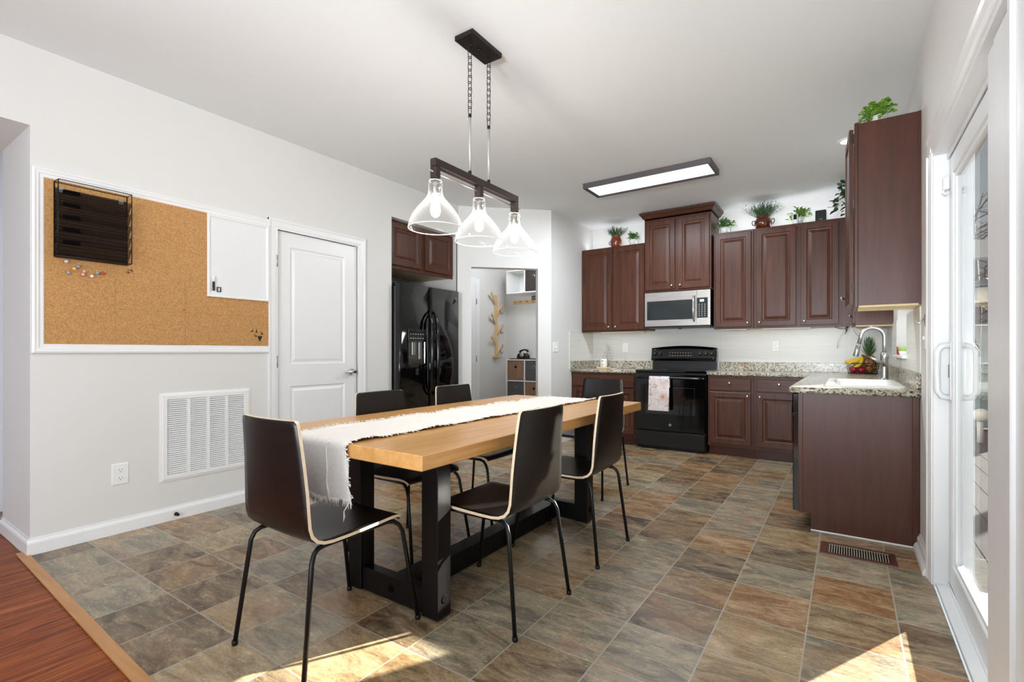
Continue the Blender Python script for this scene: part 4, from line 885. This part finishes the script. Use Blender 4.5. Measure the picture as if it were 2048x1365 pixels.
def bin_(ix,z0,z1,mt,label):
    th=thing('storage_bin',label,'bin',(XS[ix]+.18,CY+.17,z0),group='storage bins in the cube shelves')
    m=MB(); m.box(XS[ix]+.020,CY+.006,z0,XS[ix+1]-.004,CY+.36,z1,.006); m.build('box',mt,th)
    m=MB(); xc=(XS[ix]+XS[ix+1])/2+.008; m.lathe([(.014,0),(.024,.001),(.024,.003),(.014,.004)],(xc,CY+.006,z1-.10),NY,16,cap0=False,cap1=False); m.build('grommet','nickel' if mt!='bin_wood' else 'pin_black',th)
    m=MB(); m.lathe([(.0145,0),(.0140,.0015)],(xc,CY+.006,z1-.10),NY,14); m.build('finger_hole','dark_void',th)
bin_(0,.632,.950,'bin_wood','wood grain bin in the upper left cube of the floor unit'); bin_(1,.632,.950,'bin_grey','grey fabric bin in the upper right cube of the floor unit')
bin_(0,.327,.611,'bin_grey','grey fabric bin below the wood grain one on the left'); bin_(1,.327,.611,'bin_wood','wood grain bin below the grey one on the right')
bin_(1,2.057,2.395,'bin_dark','dark brown fabric bin in the high wall cube')
th=thing('vintage_phone','black old fashioned telephone on top of the white cube unit','telephone',(-4.38,CY+.16,.9855))
m=MB().frame((-4.38,CY+.10,.9855),X2,Z2,(0,1,0)); m.prism([(-.085,0),(.085,0),(.085,.04),(.05,.085),(-.05,.085),(-.085,.05)],0,.13); m.build('body','satin_black',th)
m=MB(); m.lathe([(.04,0),(.04,.01),(.018,.012)],(-4.37,CY+.099,.9855+.05),NY,16); m.build('dial','nickel',th)
m=MB(); m.tube([(-4.44,CY+.15,1.085),(-4.42,CY+.15,1.110),(-4.36,CY+.15,1.128),(-4.31,CY+.15,1.123),(-4.285,CY+.15,1.098)],[.022,.016,.012,.016,.024],10); m.build('handset','satin_black',th)
m=MB(); m.box(-4.56,CY+.02,.9715,-4.0,CY+.36,.985,.003); m.box(-4.02,CY+.0,.9715,-4.0,CY+.36,1.02,.003); single('tray',m,'satin_black','thin black tray on top of the white cube unit under the telephone','tray')
th=thing('peg_rail','pale wooden peg rail with four pegs below the high wall cubes','peg rail',(-4.4,7.0,1.90))
m=MB(); m.box(-4.72,6.978,1.905,-4.0,6.999,1.965,.003); m.build('rail','pine',th)
for x in(-4.68,-4.56,-4.44,-4.32):
    m=MB(); m.lathe([(.010,0),(.010,.05),(.016,.058),(.014,.07)],(x,6.978,1.935),(0,-1,.15),10); m.build('peg','pine',th)
th=thing('small_sign','small black sign with pale letters on the peg rail','sign',(-4.25,6.97,1.97))
m=MB(); m.box(-4.35,6.972,1.966,-4.08,6.990,2.026,.002); m.build('board','satin_black',th)
m=MB().frame((-4.335,6.972,1.978),X2,Z2,NY)
def stroke(a,b,w=.004):
    a=Vector((a[0],a[1],0)); b=Vector((b[0],b[1],0)); d=(b-a).normalized()*w; n_=Vector((-d.y,d.x,0)); m.prism([tuple((a-n_)[:2]),tuple((b-n_)[:2]),tuple((b+n_)[:2]),tuple((a+n_)[:2])],0,.002)
for a,b in(((0,.035),(.01,0)),((.01,0),(.02,.025)),((.02,.025),(.03,0)),((.03,0),(.04,.035)),((.055,0),(.055,.035)),((.055,.035),(.078,.035)),((.055,.018),(.072,.018)),((.055,0),(.078,0)),((.105,0),(.118,.035)),((.118,.035),(.131,0)),((.11,.013),(.126,.013))): stroke(a,b)
m.build('lettering','label_light',th)
# ------------------------------------------------------------------ pendant lamp
LX=-1.635
th=thing('pendant_lamp','dark bronze three light linear pendant with clear glass bell shades over the table','lamp',(LX,2.085,1.70))
m=MB(); m.box(LX-.06,1.955,ZC-.026,LX+.06,2.215,ZC-.0002,.002); m.build('ceiling_canopy','dark_bronze',th)
m=MB(); m.lathe([(.012,0),(.010,.006)],(LX,2.085,ZC-.026),(0,0,-1),12); m.build('canopy_screw','dark_bronze',th)
for y in(2.008,2.172):
    m=MB(); m.tube([(LX+.010*math.cos(a),y,ZC-.034+.010*math.sin(a)) for a in[i*2*PI/12 for i in range(12)]],.0022,5,True); m.build('chain_loop','dark_bronze',th)
    m=MB(); zt=ZC-.040; nk=11; pitch=(zt-2.345)/nk
    for k in range(nk):
        zc_=zt-pitch*(k+.5); hl=pitch*.5+.0055; r_=.0095; P=[]
        for i in range(16):
            a=i*2*PI/16; u=r_*math.cos(a); w_=math.sin(a)*r_+(hl-r_)*(1 if math.sin(a)>=0 else -1)
            P.append((LX+u*(1 if k%2 else .25),y+u*(.25 if k%2 else 1),zc_+w_))
        m.tube(P,.0021,5,True)
    m.build('chain','dark_bronze',th)
    m=MB(); m.lathe([(.007,0),(.009,.004),(.009,.016),(.006,.02)],(LX,y,2.325),n=12); m.lathe([(.009,0),(.009,.022)],(LX,y,2.022),n=12); m.build('rod_collar','dark_bronze',th)
    m=MB(); m.tube([(LX,y,2.044),(LX,y,2.326)],.0068,12); m.build('rod','rod_grey',th)
m=MB(); hw=.018
m.box(LX-hw,1.728,1.984,LX+hw,2.445,2.0225,.002)
for y in(1.728,2.068,2.409): m.box(LX-hw,y,1.928,LX+hw,y+.036,1.9835,.002)
m.build('frame_bar','bronze',th)
m=MB(); m.tube([(LX,1.690,1.958),(LX,2.480,1.958)],.0045,8); m.build('cross_rod','nickel',th)
lampy=(1.746,2.086,2.427)
for y in lampy:
    m=MB(); m.lathe([(.010,0),(.010,-.010),(.020,-.014),(.020,-.070),(.016,-.076)],(LX,y,1.928),n=16); so=m.build('lamp_socket','nickel',th)
    m=MB(); pf=[(.030,1.916),(.033,1.908),(.033,1.868),(.037,1.845),(.050,1.825),(.082,1.79),(.108,1.755),(.124,1.72),(.130,1.695),(.129,1.688)]
    pf=[(r_,z) for r_,z in pf]; inner=[(r_-.0025,z) for r_,z in pf][::-1]
    m.lathe([(r_,z) for r_,z in pf],(LX,y,0),n=36,cap0=False,cap1=False)
    sh=m.build('glass_shade','shade_glass',th)
    m=MB(); m.tube([(LX+.1295*math.cos(a),y+.1295*math.sin(a),1.688) for a in[i*2*PI/40 for i in range(40)]],.0022,6,True); m.build('shade_rim','white_ceramic',sh); m=MB(); m.tube([(LX+.030*math.cos(a),y+.030*math.sin(a),1.916) for a in[i*2*PI/20 for i in range(20)]],.0018,5,True); m.build('shade_collar','white_ceramic',sh)
    m=MB(); m.tube([(LX-.046,y,1.880),(LX+.046,y,1.880)],.0022,6); m.build('shade_pin','nickel',so)
    m=MB(); m.lathe([(.006,1.853),(.013,1.846),(.016,1.82),(.024,1.79),(.0255,1.772),(.020,1.752),(.008,1.742)],(LX,y,0),n=16); m.build('bulb','bulb_glow',so)
    light('bulb_light','POINT',(LX,y,1.785),4.6,(1,.95,.88),shadow_soft_size=.03)
# ------------------------------------------------------------------ ceiling LED panel and can light
th=thing('ceiling_light','long rectangular LED panel with a dark frame on the kitchen ceiling','ceiling light',(-1.545,4.55,ZC-.05))
lx0,lx1,ly0,ly1=-2.142,-.952,4.385,4.738
m=MB()
m.frame((0,0,ZC),X2,(0,1,0),(0,0,-1)); m.rings(lx0,ly0,lx1,ly1,[(0,.0003),(0,.050),(.006,.052),(.030,.040),(.030,.0003)]); m.build('frame','led_frame',th)
m=MB(); m.frame((0,0,ZC),X2,(0,1,0),(0,0,-1)); m.panel(lx0+.030,ly0+.030,lx1-.030,ly1-.030,[(0,.038)]); m.build('diffuser','led_diffuser',th)
light('led_light','AREA',(-1.545,4.56,ZC-.06),24,(.86,.93,1),shape='RECTANGLE',size=1.1,size_y=.28)
th=thing('recessed_light','white recessed ceiling light half hidden by the near wall cabinet','ceiling light',(.02,4.66,ZC-.01))
m=MB(); m.lathe([(.085,0),(.085,.004),(.066,.008),(.060,.004)],(.02,4.66,ZC),(0,0,-1),28,cap0=False,cap1=False); m.build('trim_ring','plastic_white',th)
m=MB(); m.lathe([(.060,.002),(.03,.003)],(.02,4.66,ZC),(0,0,-1),24,cap0=False); m.build('lens','can_glow',th)
light('can_light','SPOT',(.02,4.66,ZC-.02),10,(.9,.95,1),spot_size=2.4,spot_blend=.8,shadow_soft_size=.06)
# strips of light hidden on top of and below the wall cabinets
light('above_cabinet_glow','AREA',(-2.42,5.98,2.44),.7,(.93,.94,1),shape='RECTANGLE',size=.8,size_y=.12,rot=(PI,0,0))
light('above_cabinet_glow','AREA',(-.6,5.98,2.44),1.2,(.93,.94,1),shape='RECTANGLE',size=1.2,size_y=.12,rot=(PI,0,0))
light('under_cabinet_glow','AREA',(-2.35,5.9,1.33),.3,(.95,.97,1),shape='RECTANGLE',size=.6,size_y=.05)
light('under_cabinet_glow','AREA',(-.6,5.9,1.33),.45,(.95,.97,1),shape='RECTANGLE',size=1.0,size_y=.05)
light('mudroom_light','POINT',(-3.9,5.95,2.55),12,(.93,.95,1),shadow_soft_size=.12)
# ------------------------------------------------------------------ dining table
th=thing('dining_table','long honey wood dining table on a black trestle base','table',(-1.67,2.22,0))
m=MB(); m.box(-2.185,1.172,.6965,-1.158,3.268,.750,.003); m.build('tabletop','table_top_wood',th)
lx=((-1.915,-1.830),(-1.446,-1.356)); ly=((1.460,1.542),(2.835,2.925))
for a,b in ly:
    for c_,d_ in lx:
        m=MB(); m.box(c_,a,.008,d_,b,.6960,.003); lg=m.build('leg','table_leg_wood',th)
        m=MB(); yy=a if a<2 else a; m.lathe([(.018,0),(.018,.0012),(.012,.0014)],(d_+.0001,(a+b)/2,.085),X2,14); m.build('bolt_hole','dark_void',lg)
        m=MB(); m.lathe([(.018,0),(.018,.0079)],((c_+d_)/2,(a+b)/2,0),n=12); m.build('floor_glide','plastic_white',lg)
    m=MB(); m.box(-1.8299,a+.012,.008,-1.4461,b-.018,.112,.003); cb=m.build('foot_beam','table_leg_wood',th)
    m=MB(); m.lathe([(.017,0),(.017,.0012),(.011,.0014)],(-1.64,a+.0119,.062),NY,14); m.build('bolt_hole','dark_void',cb)
    m=MB(); m.box(-1.8299,a+.012,.600,-1.4461,b-.012,.6960,.003); m.build('top_beam','table_leg_wood',th)
m=MB(); m.box(-1.672,1.5241,.006,-1.578,2.8469,.104,.003); m.build('long_stretcher','table_leg_wood',th)
# runner
th=thing('table_runner','cream linen table runner with frayed edges hanging over the near end of the table','table runner',(-1.7,2.2,.56))
m=MB(); rq=random.Random(5); y0,y1=1.172,3.24; N_=90
wob=[[rq.uniform(-1,1) for _ in range(N_+30)] for _ in range(2)]
def edge(side,t): 
    k=t*N_; i=int(k); f=k-i; v=wob[side][i]*(1-f)+wob[side][i+1]*f; return v*.007
HL=.205; TL=HL+.03+(y1-y0)
def run(u,t):
    s_=t*TL
    xl_=-1.925+.075*max(0,(s_-HL)/(TL-HL))+edge(0,t); xr_=-1.535+.045*max(0,(s_-HL)/(TL-HL))+edge(1,t)
    if s_<HL: xr_+=(HL-s_)*.16; xl_+=.01*(HL-s_)/HL
    x=xl_+(xr_-xl_)*u; rip=.0025*math.sin(u*40+s_*9)*math.sin(s_*6)+.0012*math.sin(s_*37+u*5)
    lift=.006*max(0,abs(u-.5)*2-.85)*6*(.5+.5*math.sin(s_*16+u*3)) 
    if s_<HL: return (x,y0-.010-.010*math.sin((HL-s_)*12)-.012*math.sin(u*9.5+2.2)*(HL-s_)/HL-.004,.745-(HL-s_))
    if s_<HL+.03: a=(s_-HL)/.03*PI/2; return (x,y0-.010+.018*math.sin(a)*.9-.004*math.cos(a),.745+.0095*math.sin(a)+.0)
    return (x,y0+.006+(s_-HL-.03),.7545+abs(rip)+lift)
m.sheet(run,22,150); m.build('cloth','linen',th)
m=MB()
for side in(0,1):
    for i in range(340):
        t=rq.random(); p=Vector(run(side,t)); sg=-1 if side==0 else 1; L=rq.uniform(.008,.026)
        if t*TL<HL: q=p+Vector((sg*L*.6,rq.uniform(-.01,.004),rq.uniform(-.01,.006))); 
        else: q=p+Vector((sg*L,rq.uniform(-.012,.012),rq.uniform(-.001,.006)))
        md=(p+q)/2+Vector((0,rq.uniform(-.004,.004),.003)); m.tube([p-Vector((sg*.006,0,0)),md,q],[.0022,.0018,.001],4)
m.build('side_fray','fringe_white',th)
m=MB()
for i in range(150):
    u=rq.random(); p=Vector(run(u,0)); L=rq.uniform(.012,.03); m.tube([p+Vector((0,0,.004)),p+Vector((rq.uniform(-.005,.005),rq.uniform(-.004,.004),-L))],[.0016,.0008],4)
p=Vector(run(.98,0)); m.tube([p,p+Vector((-.03,-.004,-.04)),p+Vector((-.028,-.004,-.06)),p+Vector((-.034,-.004,-.082))],[.002,.002,.004,.001],5)
m.build('end_fringe','linen',th)
m=MB(); m.tube([Vector(run(.72,t*.094))+Vector((0,-.004,0)) for t in[i/20 for i in range(21)]],.0035,6); m.build('sewn_seam','fringe_white',th)
# ------------------------------------------------------------------ chairs
def make_chair(label,loc,rz):
    th=thing('dining_chair',label,'chair',loc,rz,'black plywood chairs around the dining table'); T_=.0115
    # side profile (y,z), half width
    pf=[(.197,.428,.186),(.190,.440,.192),(.172,.449,.197),(.14,.4525,.200),(.07,.4495,.201),(0,.4465,.201),(-.07,.4445,.201),(-.13,.4445,.201),(-.165,.449,.201),(-.190,.460,.201),(-.206,.478,.200),(-.214,.505,.1995),(-.217,.55,.198),(-.220,.62,.194),(-.225,.70,.187),(-.232,.78,.180),(-.239,.845,.174),(-.2405,.858,.170),(-.2415,.865,.160)]
    m=MB(); NU=14; F=[];B=[]
    for i,(y,z,hw) in enumerate(pf):
        a=pf[max(0,i-1)]; b=pf[min(len(pf)-1,i+1)]; tx,tz=b[0]-a[0],b[1]-a[1]; l_=math.hypot(tx,tz); ny,nz=-tz/l_,tx/l_   # towards underside / rear
        if nz>0 and i<9: ny,nz=-ny,-nz
        if i>=9 and ny>0: ny,nz=-ny,-nz
        r1=[];r2=[]; back=min(1,max(0,(z-.47)/.15))
        for k in range(NU+1):
            u=k/NU*2-1; c=(1-u*u); yy=y-.016*c*back; zz=z-.006*c*(1-back)*(1 if y<.16 else .3)
            r1.append(m.a((u*hw,yy,zz))); r2.append(m.a((u*(hw-.0003),yy+ny*T_,zz+nz*T_)))
        F.append(r1);B.append(r2)
    n=len(pf)
    for i in range(n-1):
        for k in range(NU): m.face([F[i][k],F[i][k+1],F[i+1][k+1],F[i+1][k]],0,True); m.face([B[i][k],B[i+1][k],B[i+1][k+1],B[i][k+1]],0,True)
        for k in(0,NU): m.face([F[i][k],F[i+1][k],B[i+1][k],B[i][k]],1)
    for k in range(NU):
        for i in(0,n-1): m.face([F[i][k],F[i][k+1],B[i][k+1],B[i][k]],1)
    m.build('seat_shell',['chair_veneer','chair_edge'],th,False)
    for sx in(-1,1):
        m=MB(); m.tube([(sx*.218,-.256,.004),(sx*.192,-.209,.385),(sx*.187,-.197,.412),(sx*.181,-.178,.4235),(sx*.176,-.150,.4255),(sx*.176,-.02,.4255)],.0085,10)
        m.lathe([(.010,0),(.011,.003),(.011,.016),(.0095,.018)],(sx*.218,-.256,0),n=10); m.build('leg','black_metal',th,False)
        m=MB(); m.tube([(sx*.218,.256,.004),(sx*.192,.196,.375),(sx*.187,.180,.404),(sx*.181,.158,.421),(sx*.176,.130,.4255),(sx*.176,-.02,.4255)],.0085,10)
        m.lathe([(.010,0),(.011,.003),(.011,.016),(.0095,.018)],(sx*.218,.256,0),n=10); m.build('leg','black_metal',th,False)
    for y in(-.10,.09):
        m=MB(); m.tube([(-.176,y,.4235),(.176,y,.4235)],.007,8); m.build('cross_bar','black_metal',th,False)
    m=MB()
    for y in(-.06,.05):
        for sx in(-1,1): m.lathe([(.009,0),(.009,.005)],(sx*.12,y,.4285),n=8)
    m.build('fixing_screw','nickel',th,False)
    return th
H=PI/2
c0=make_chair('black chair at the near end of the table with its back to the viewer',(-1.668,1.188,0),0)
for lb,loc,rz in(('nearest black chair on the window side of the table, beside the black table leg',(-1.290,1.757,0),H),('black chair on the window side of the table, second from the near end',(-1.296,2.500,0),H+.02),
    ('black chair on the door side of the table, in front of the white door',(-2.0,1.930,0),-H-.02),('black chair on the door side of the table, in front of the refrigerator',(-2.0,2.575,0),-H),
    ('black chair at the far end of the table facing the viewer',(-1.70,3.61,0),PI)):
    dup(c0,loc,rz,lb)
# ------------------------------------------------------------------ floor register
th=thing('floor_register','brown framed slatted floor register near the end panel','vent',(.05,3.245,0))
vx0,vx1,vy0,vy1=-.121,.218,3.148,3.342
m=MB().frame((0,0,0),X2,(0,1,0),Z2); m.rings(vx0,vy0,vx1,vy1,[(0,0),(.003,.006),(.028,.007),(.030,.001)]); m.box(vx0+.0285,vy0+.028,0,vx0+.04,vy1-.028,.006); m.build('frame','vent_brown',th)
m=MB(); m.box(vx0+.028,vy0+.028,.0002,vx1-.028,vy1-.028,.0008); m.build('duct','dark_void',th)
for i in range(24):
    x=vx0+.044+i*(vx1-vx0-.080)/23; m=MB(); m.box(x-.0026,vy0+.029,.001,x+.0026,vy1-.029,.0055); m.build('slat','vent_slat',th)
# ------------------------------------------------------------------ sliding door
m=MB().frame((XR,0,0),Y2,X2,Z2)
o=[]
def rcasing():
    m=MB(); t=.018; w=.085
    pr=[(0,0),(0,t*.45),(w*.12,t*.5),(w*.3,t*.68),(w*.72,t*.75),(w*.86,t*1.05),(w,t),(w,0)]
    m.frame((XR,DYb,0),(0,1,0),(-1,0,0),(0,0,1)); m.prism(pr,0,DZ+.0)
    # mitred corner and head
    m.frame((XR,DYa-.02,DZ),(0,0,1),(-1,0,0),(0,1,0)); m.prism(pr,0,DYb-DYa+.105)
    m.frame((XR,DYb,DZ),(0,1,0),(-1,0,0),(0,0,1)); m.box(0,0,-.001,w,t*.7,w*.9)
    return struct('trim_3',m,'trim_paint')
rcasing()
m=MB(); jx=.460   # frame lining of the opening
m.box(XR-.003,DYb-.020,0,XR+.135,DYb+.001,DZ); m.box(XR-.003,DYa,DZ-.022,XR+.135,DYb-.0201,DZ+.001); m.box(XR-.003,DYa-.001,0,XR+.135,DYa+.02,DZ-.0221)
m.box(XR+.006,DYa+.02,0,XR+.19,DYb-.0201,.018,.002)
for x in(.386,.432): m.box(x-.003,DYa+.02,.018,x+.003,DYb-.021,.032); m.box(x-.003,DYa+.02,DZ-.05,x+.003,DYb-.021,DZ-.0221)
d2=struct('door_2',m,'vinyl_white')
def sash(xa,xb,ya,yb_,z0,z1,st,name):
    xm=(xa+xb)/2; m=MB()
    for a in((ya,z0,ya+st,z1),(yb_-st,z0,yb_,z1)): m.box(xa,a[0],a[1],xb,a[2],a[3],.004)
    m.box(xa,ya+st,z0,xb,yb_-st,z0+.105,.004); m.box(xa,ya+st,z1-.085,xb,yb_-st,z1,.004)
    m.box(xa+.008,ya+st,z0+.105,xb-.006,ya+st+.022,z1-.085); m.box(xa+.008,yb_-st-.022,z0+.105,xb-.006,yb_-st,z1-.085); m.box(xa+.008,ya+st+.022,z0+.105,xb-.006,yb_-st-.022,z0+.125); m.box(xa+.008,ya+st+.022,z1-.105,xb-.006,yb_-st-.022,z1-.085)
    s_=m.build(name,'vinyl_white',d2)
    m=MB(); m.box(xm-.004,ya+st+.01,z0+.11,xm+.004,yb_-st-.01,z1-.09); m.build('pane','pane',s_); return s_
sa=sash(.390,.430,1.90,2.995,.034,1.975,.085,'sliding_sash'); 
sb=sash(.344,.376,1.20,1.985,.034,1.970,.10,'inner_sash')
m=MB(); m.box(.338,1.705,.03,.346,1.885,1.965,.003); m.box(.330,1.675,.03,.346,1.704,1.985,.003); m.box(.340,1.40,.03,.346,1.674,1.955,.003); m.build('meeting_stile','vinyl_white',sb)
for xo,sg in((.389,-1),(.431,1)):
    m=MB(); y=2.952; P=[(xo,y,1.125),(xo+sg*.03,y,1.120),(xo+sg*.045,y,1.095),(xo+sg*.047,y,1.0),(xo+sg*.045,y,.915),(xo+sg*.03,y,.890),(xo,y,.885)]
    m.tube(P,.013,10); m.box(xo-.002,y-.016,.875,xo+.002,y+.016,1.135); m.build('pull_handle','vinyl_white',sa)
m=MB(); m.box(.3875,2.985,.975,.3905,2.997,1.035); m.build('latch','pin_black',sa)
m=MB(); m.box(.366,2.962,1.835,.389,2.999,1.895,.004); m.tube([(.372,2.975,1.84),(.366,2.97,1.822),(.378,2.965,1.81)],.006,8); m.build('child_lock','vinyl_white',sa)
# ------------------------------------------------------------------ outside
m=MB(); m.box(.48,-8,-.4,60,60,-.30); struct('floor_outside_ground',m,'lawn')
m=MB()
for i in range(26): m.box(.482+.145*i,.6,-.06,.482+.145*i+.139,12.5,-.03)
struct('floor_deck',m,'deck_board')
th=thing('deck_railing','white deck railing with square balusters outside the sliding door','railing',(2.6,12.4,-.03))
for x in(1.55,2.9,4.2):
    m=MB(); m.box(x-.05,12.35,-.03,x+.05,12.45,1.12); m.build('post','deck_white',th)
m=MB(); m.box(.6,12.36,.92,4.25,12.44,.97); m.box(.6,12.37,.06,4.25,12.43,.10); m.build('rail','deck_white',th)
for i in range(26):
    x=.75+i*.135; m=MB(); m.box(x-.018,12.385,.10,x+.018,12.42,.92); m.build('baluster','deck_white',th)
m=MB(); m.box(.62,7.55,2.16,2.55,7.75,2.36); m.box(2.40,7.58,-.03,2.53,7.72,2.16); single('porch_beam',m,'grey_beam','pale grey porch beam seen at the top of the sliding glass','beam')
th=thing('grill_cart','grey teal grill cart out on the deck behind the glass','grill',(1.9,9.4,-.03))
m=MB(); m.box(1.45,9.3,.04,2.25,9.9,.80,.01); m.build('cabinet','teal_metal',th)
m=MB(); m.box(1.42,9.27,.8001,2.28,9.93,.86,.006); m.build('shelf','stainless',th)
m=MB().frame((1.45,0,.86),Y2,Z2,X2); m.prism([(9.32,0),(9.88,0),(9.88,.12),(9.75,.22),(9.5,.24),(9.36,.14)],0,.7); m.build('lid','teal_metal',th)
m=MB(); m.tube([(1.55,9.28,.92),(1.55,9.25,.94),(2.05,9.25,.94),(2.05,9.28,.92)],.012,6); m.build('handle','stainless',th)
m=MB(); m.lathe([(.001,0),(.06,.015),(.085,.06),(.075,.12),(.04,.16),(.001,.17)],(1.37,8.3,.30),(0,-1,.2),12); m.lathe([(.03,0),(.03,.36)],(1.37,8.3,-.03),n=8); single('shell_ornament',m,'wicker_white','pale ribbed shell shaped garden ornament outside the glass','ornament')
th=thing('bird_feeder','dark roofed bird feeder hanging outside the sliding glass','bird feeder',(1.62,9.5,1.75))
m=MB(); m.lathe([(.22,0),(.20,.02),(.03,.10),(.01,.12)],(1.62,9.5,2.02),n=16); m.build('roof','teal_metal',th)
m=MB(); m.lathe([(.10,0),(.11,.01),(.10,.22)],(1.62,9.5,1.78),n=14); m.build('seed_tube','wicker_white',th)
m=MB(); m.lathe([(.20,0),(.20,.015)],(1.62,9.5,1.76),n=16); m.build('tray','satin_black',th)
m=MB(); m.tube([(1.62,9.5,2.14),(1.62,9.5,2.3),(1.66,8.6,2.34),(1.70,7.75,2.30)],.008,6); m.build('hanger','wire_black',th)
th=thing('neighbour_house','white sided neighbouring house far beyond the deck','house',(12,42,-.3))
m=MB(); m.box(4,40,-.3,16,46,4.6); m.build('wall','siding',th)
m=MB().frame((3.6,0,4.6),Y2,Z2,X2); m.prism([(39.5,0),(46.5,0),(43,2.6)],0,12.8); m.build('roof','grey_beam',th)
def tree(x,y,h,lb,rnd):
    th=thing('bare_tree',lb,'tree',(x,y,-.3),group='bare trees beyond the deck'); m=MB()
    m.tube([(x,y,-.3),(x+.1,y,h*.4),(x,y+.1,h)],[.16,.11,.03],7); tk=m.build('trunk','bark',th); m=MB()
    for i in range(34):
        z=h*rnd.uniform(.3,.95); a=rnd.uniform(0,2*PI); L=rnd.uniform(.7,2.0); p=Vector((x,y,z)); q=p+Vector((math.cos(a)*L,math.sin(a)*L,L*.5)); m.tube([p,q],[.03,.008],4)
        for k in range(5): t=rnd.uniform(.3,1); s_=p.lerp(q,t); b=rnd.uniform(0,2*PI); m.tube([s_,s_+Vector((math.cos(b)*.6,math.sin(b)*.6,rnd.uniform(-.1,.5)))],[.012,.004],3)
    m.build('branches','bark',th)
rt=random.Random(3)
tree(3.3,21,6,'thin bare tree seen through the sliding glass, nearer one',rt); tree(5.2,29,7.5,'taller bare tree farther out beyond the deck',rt)
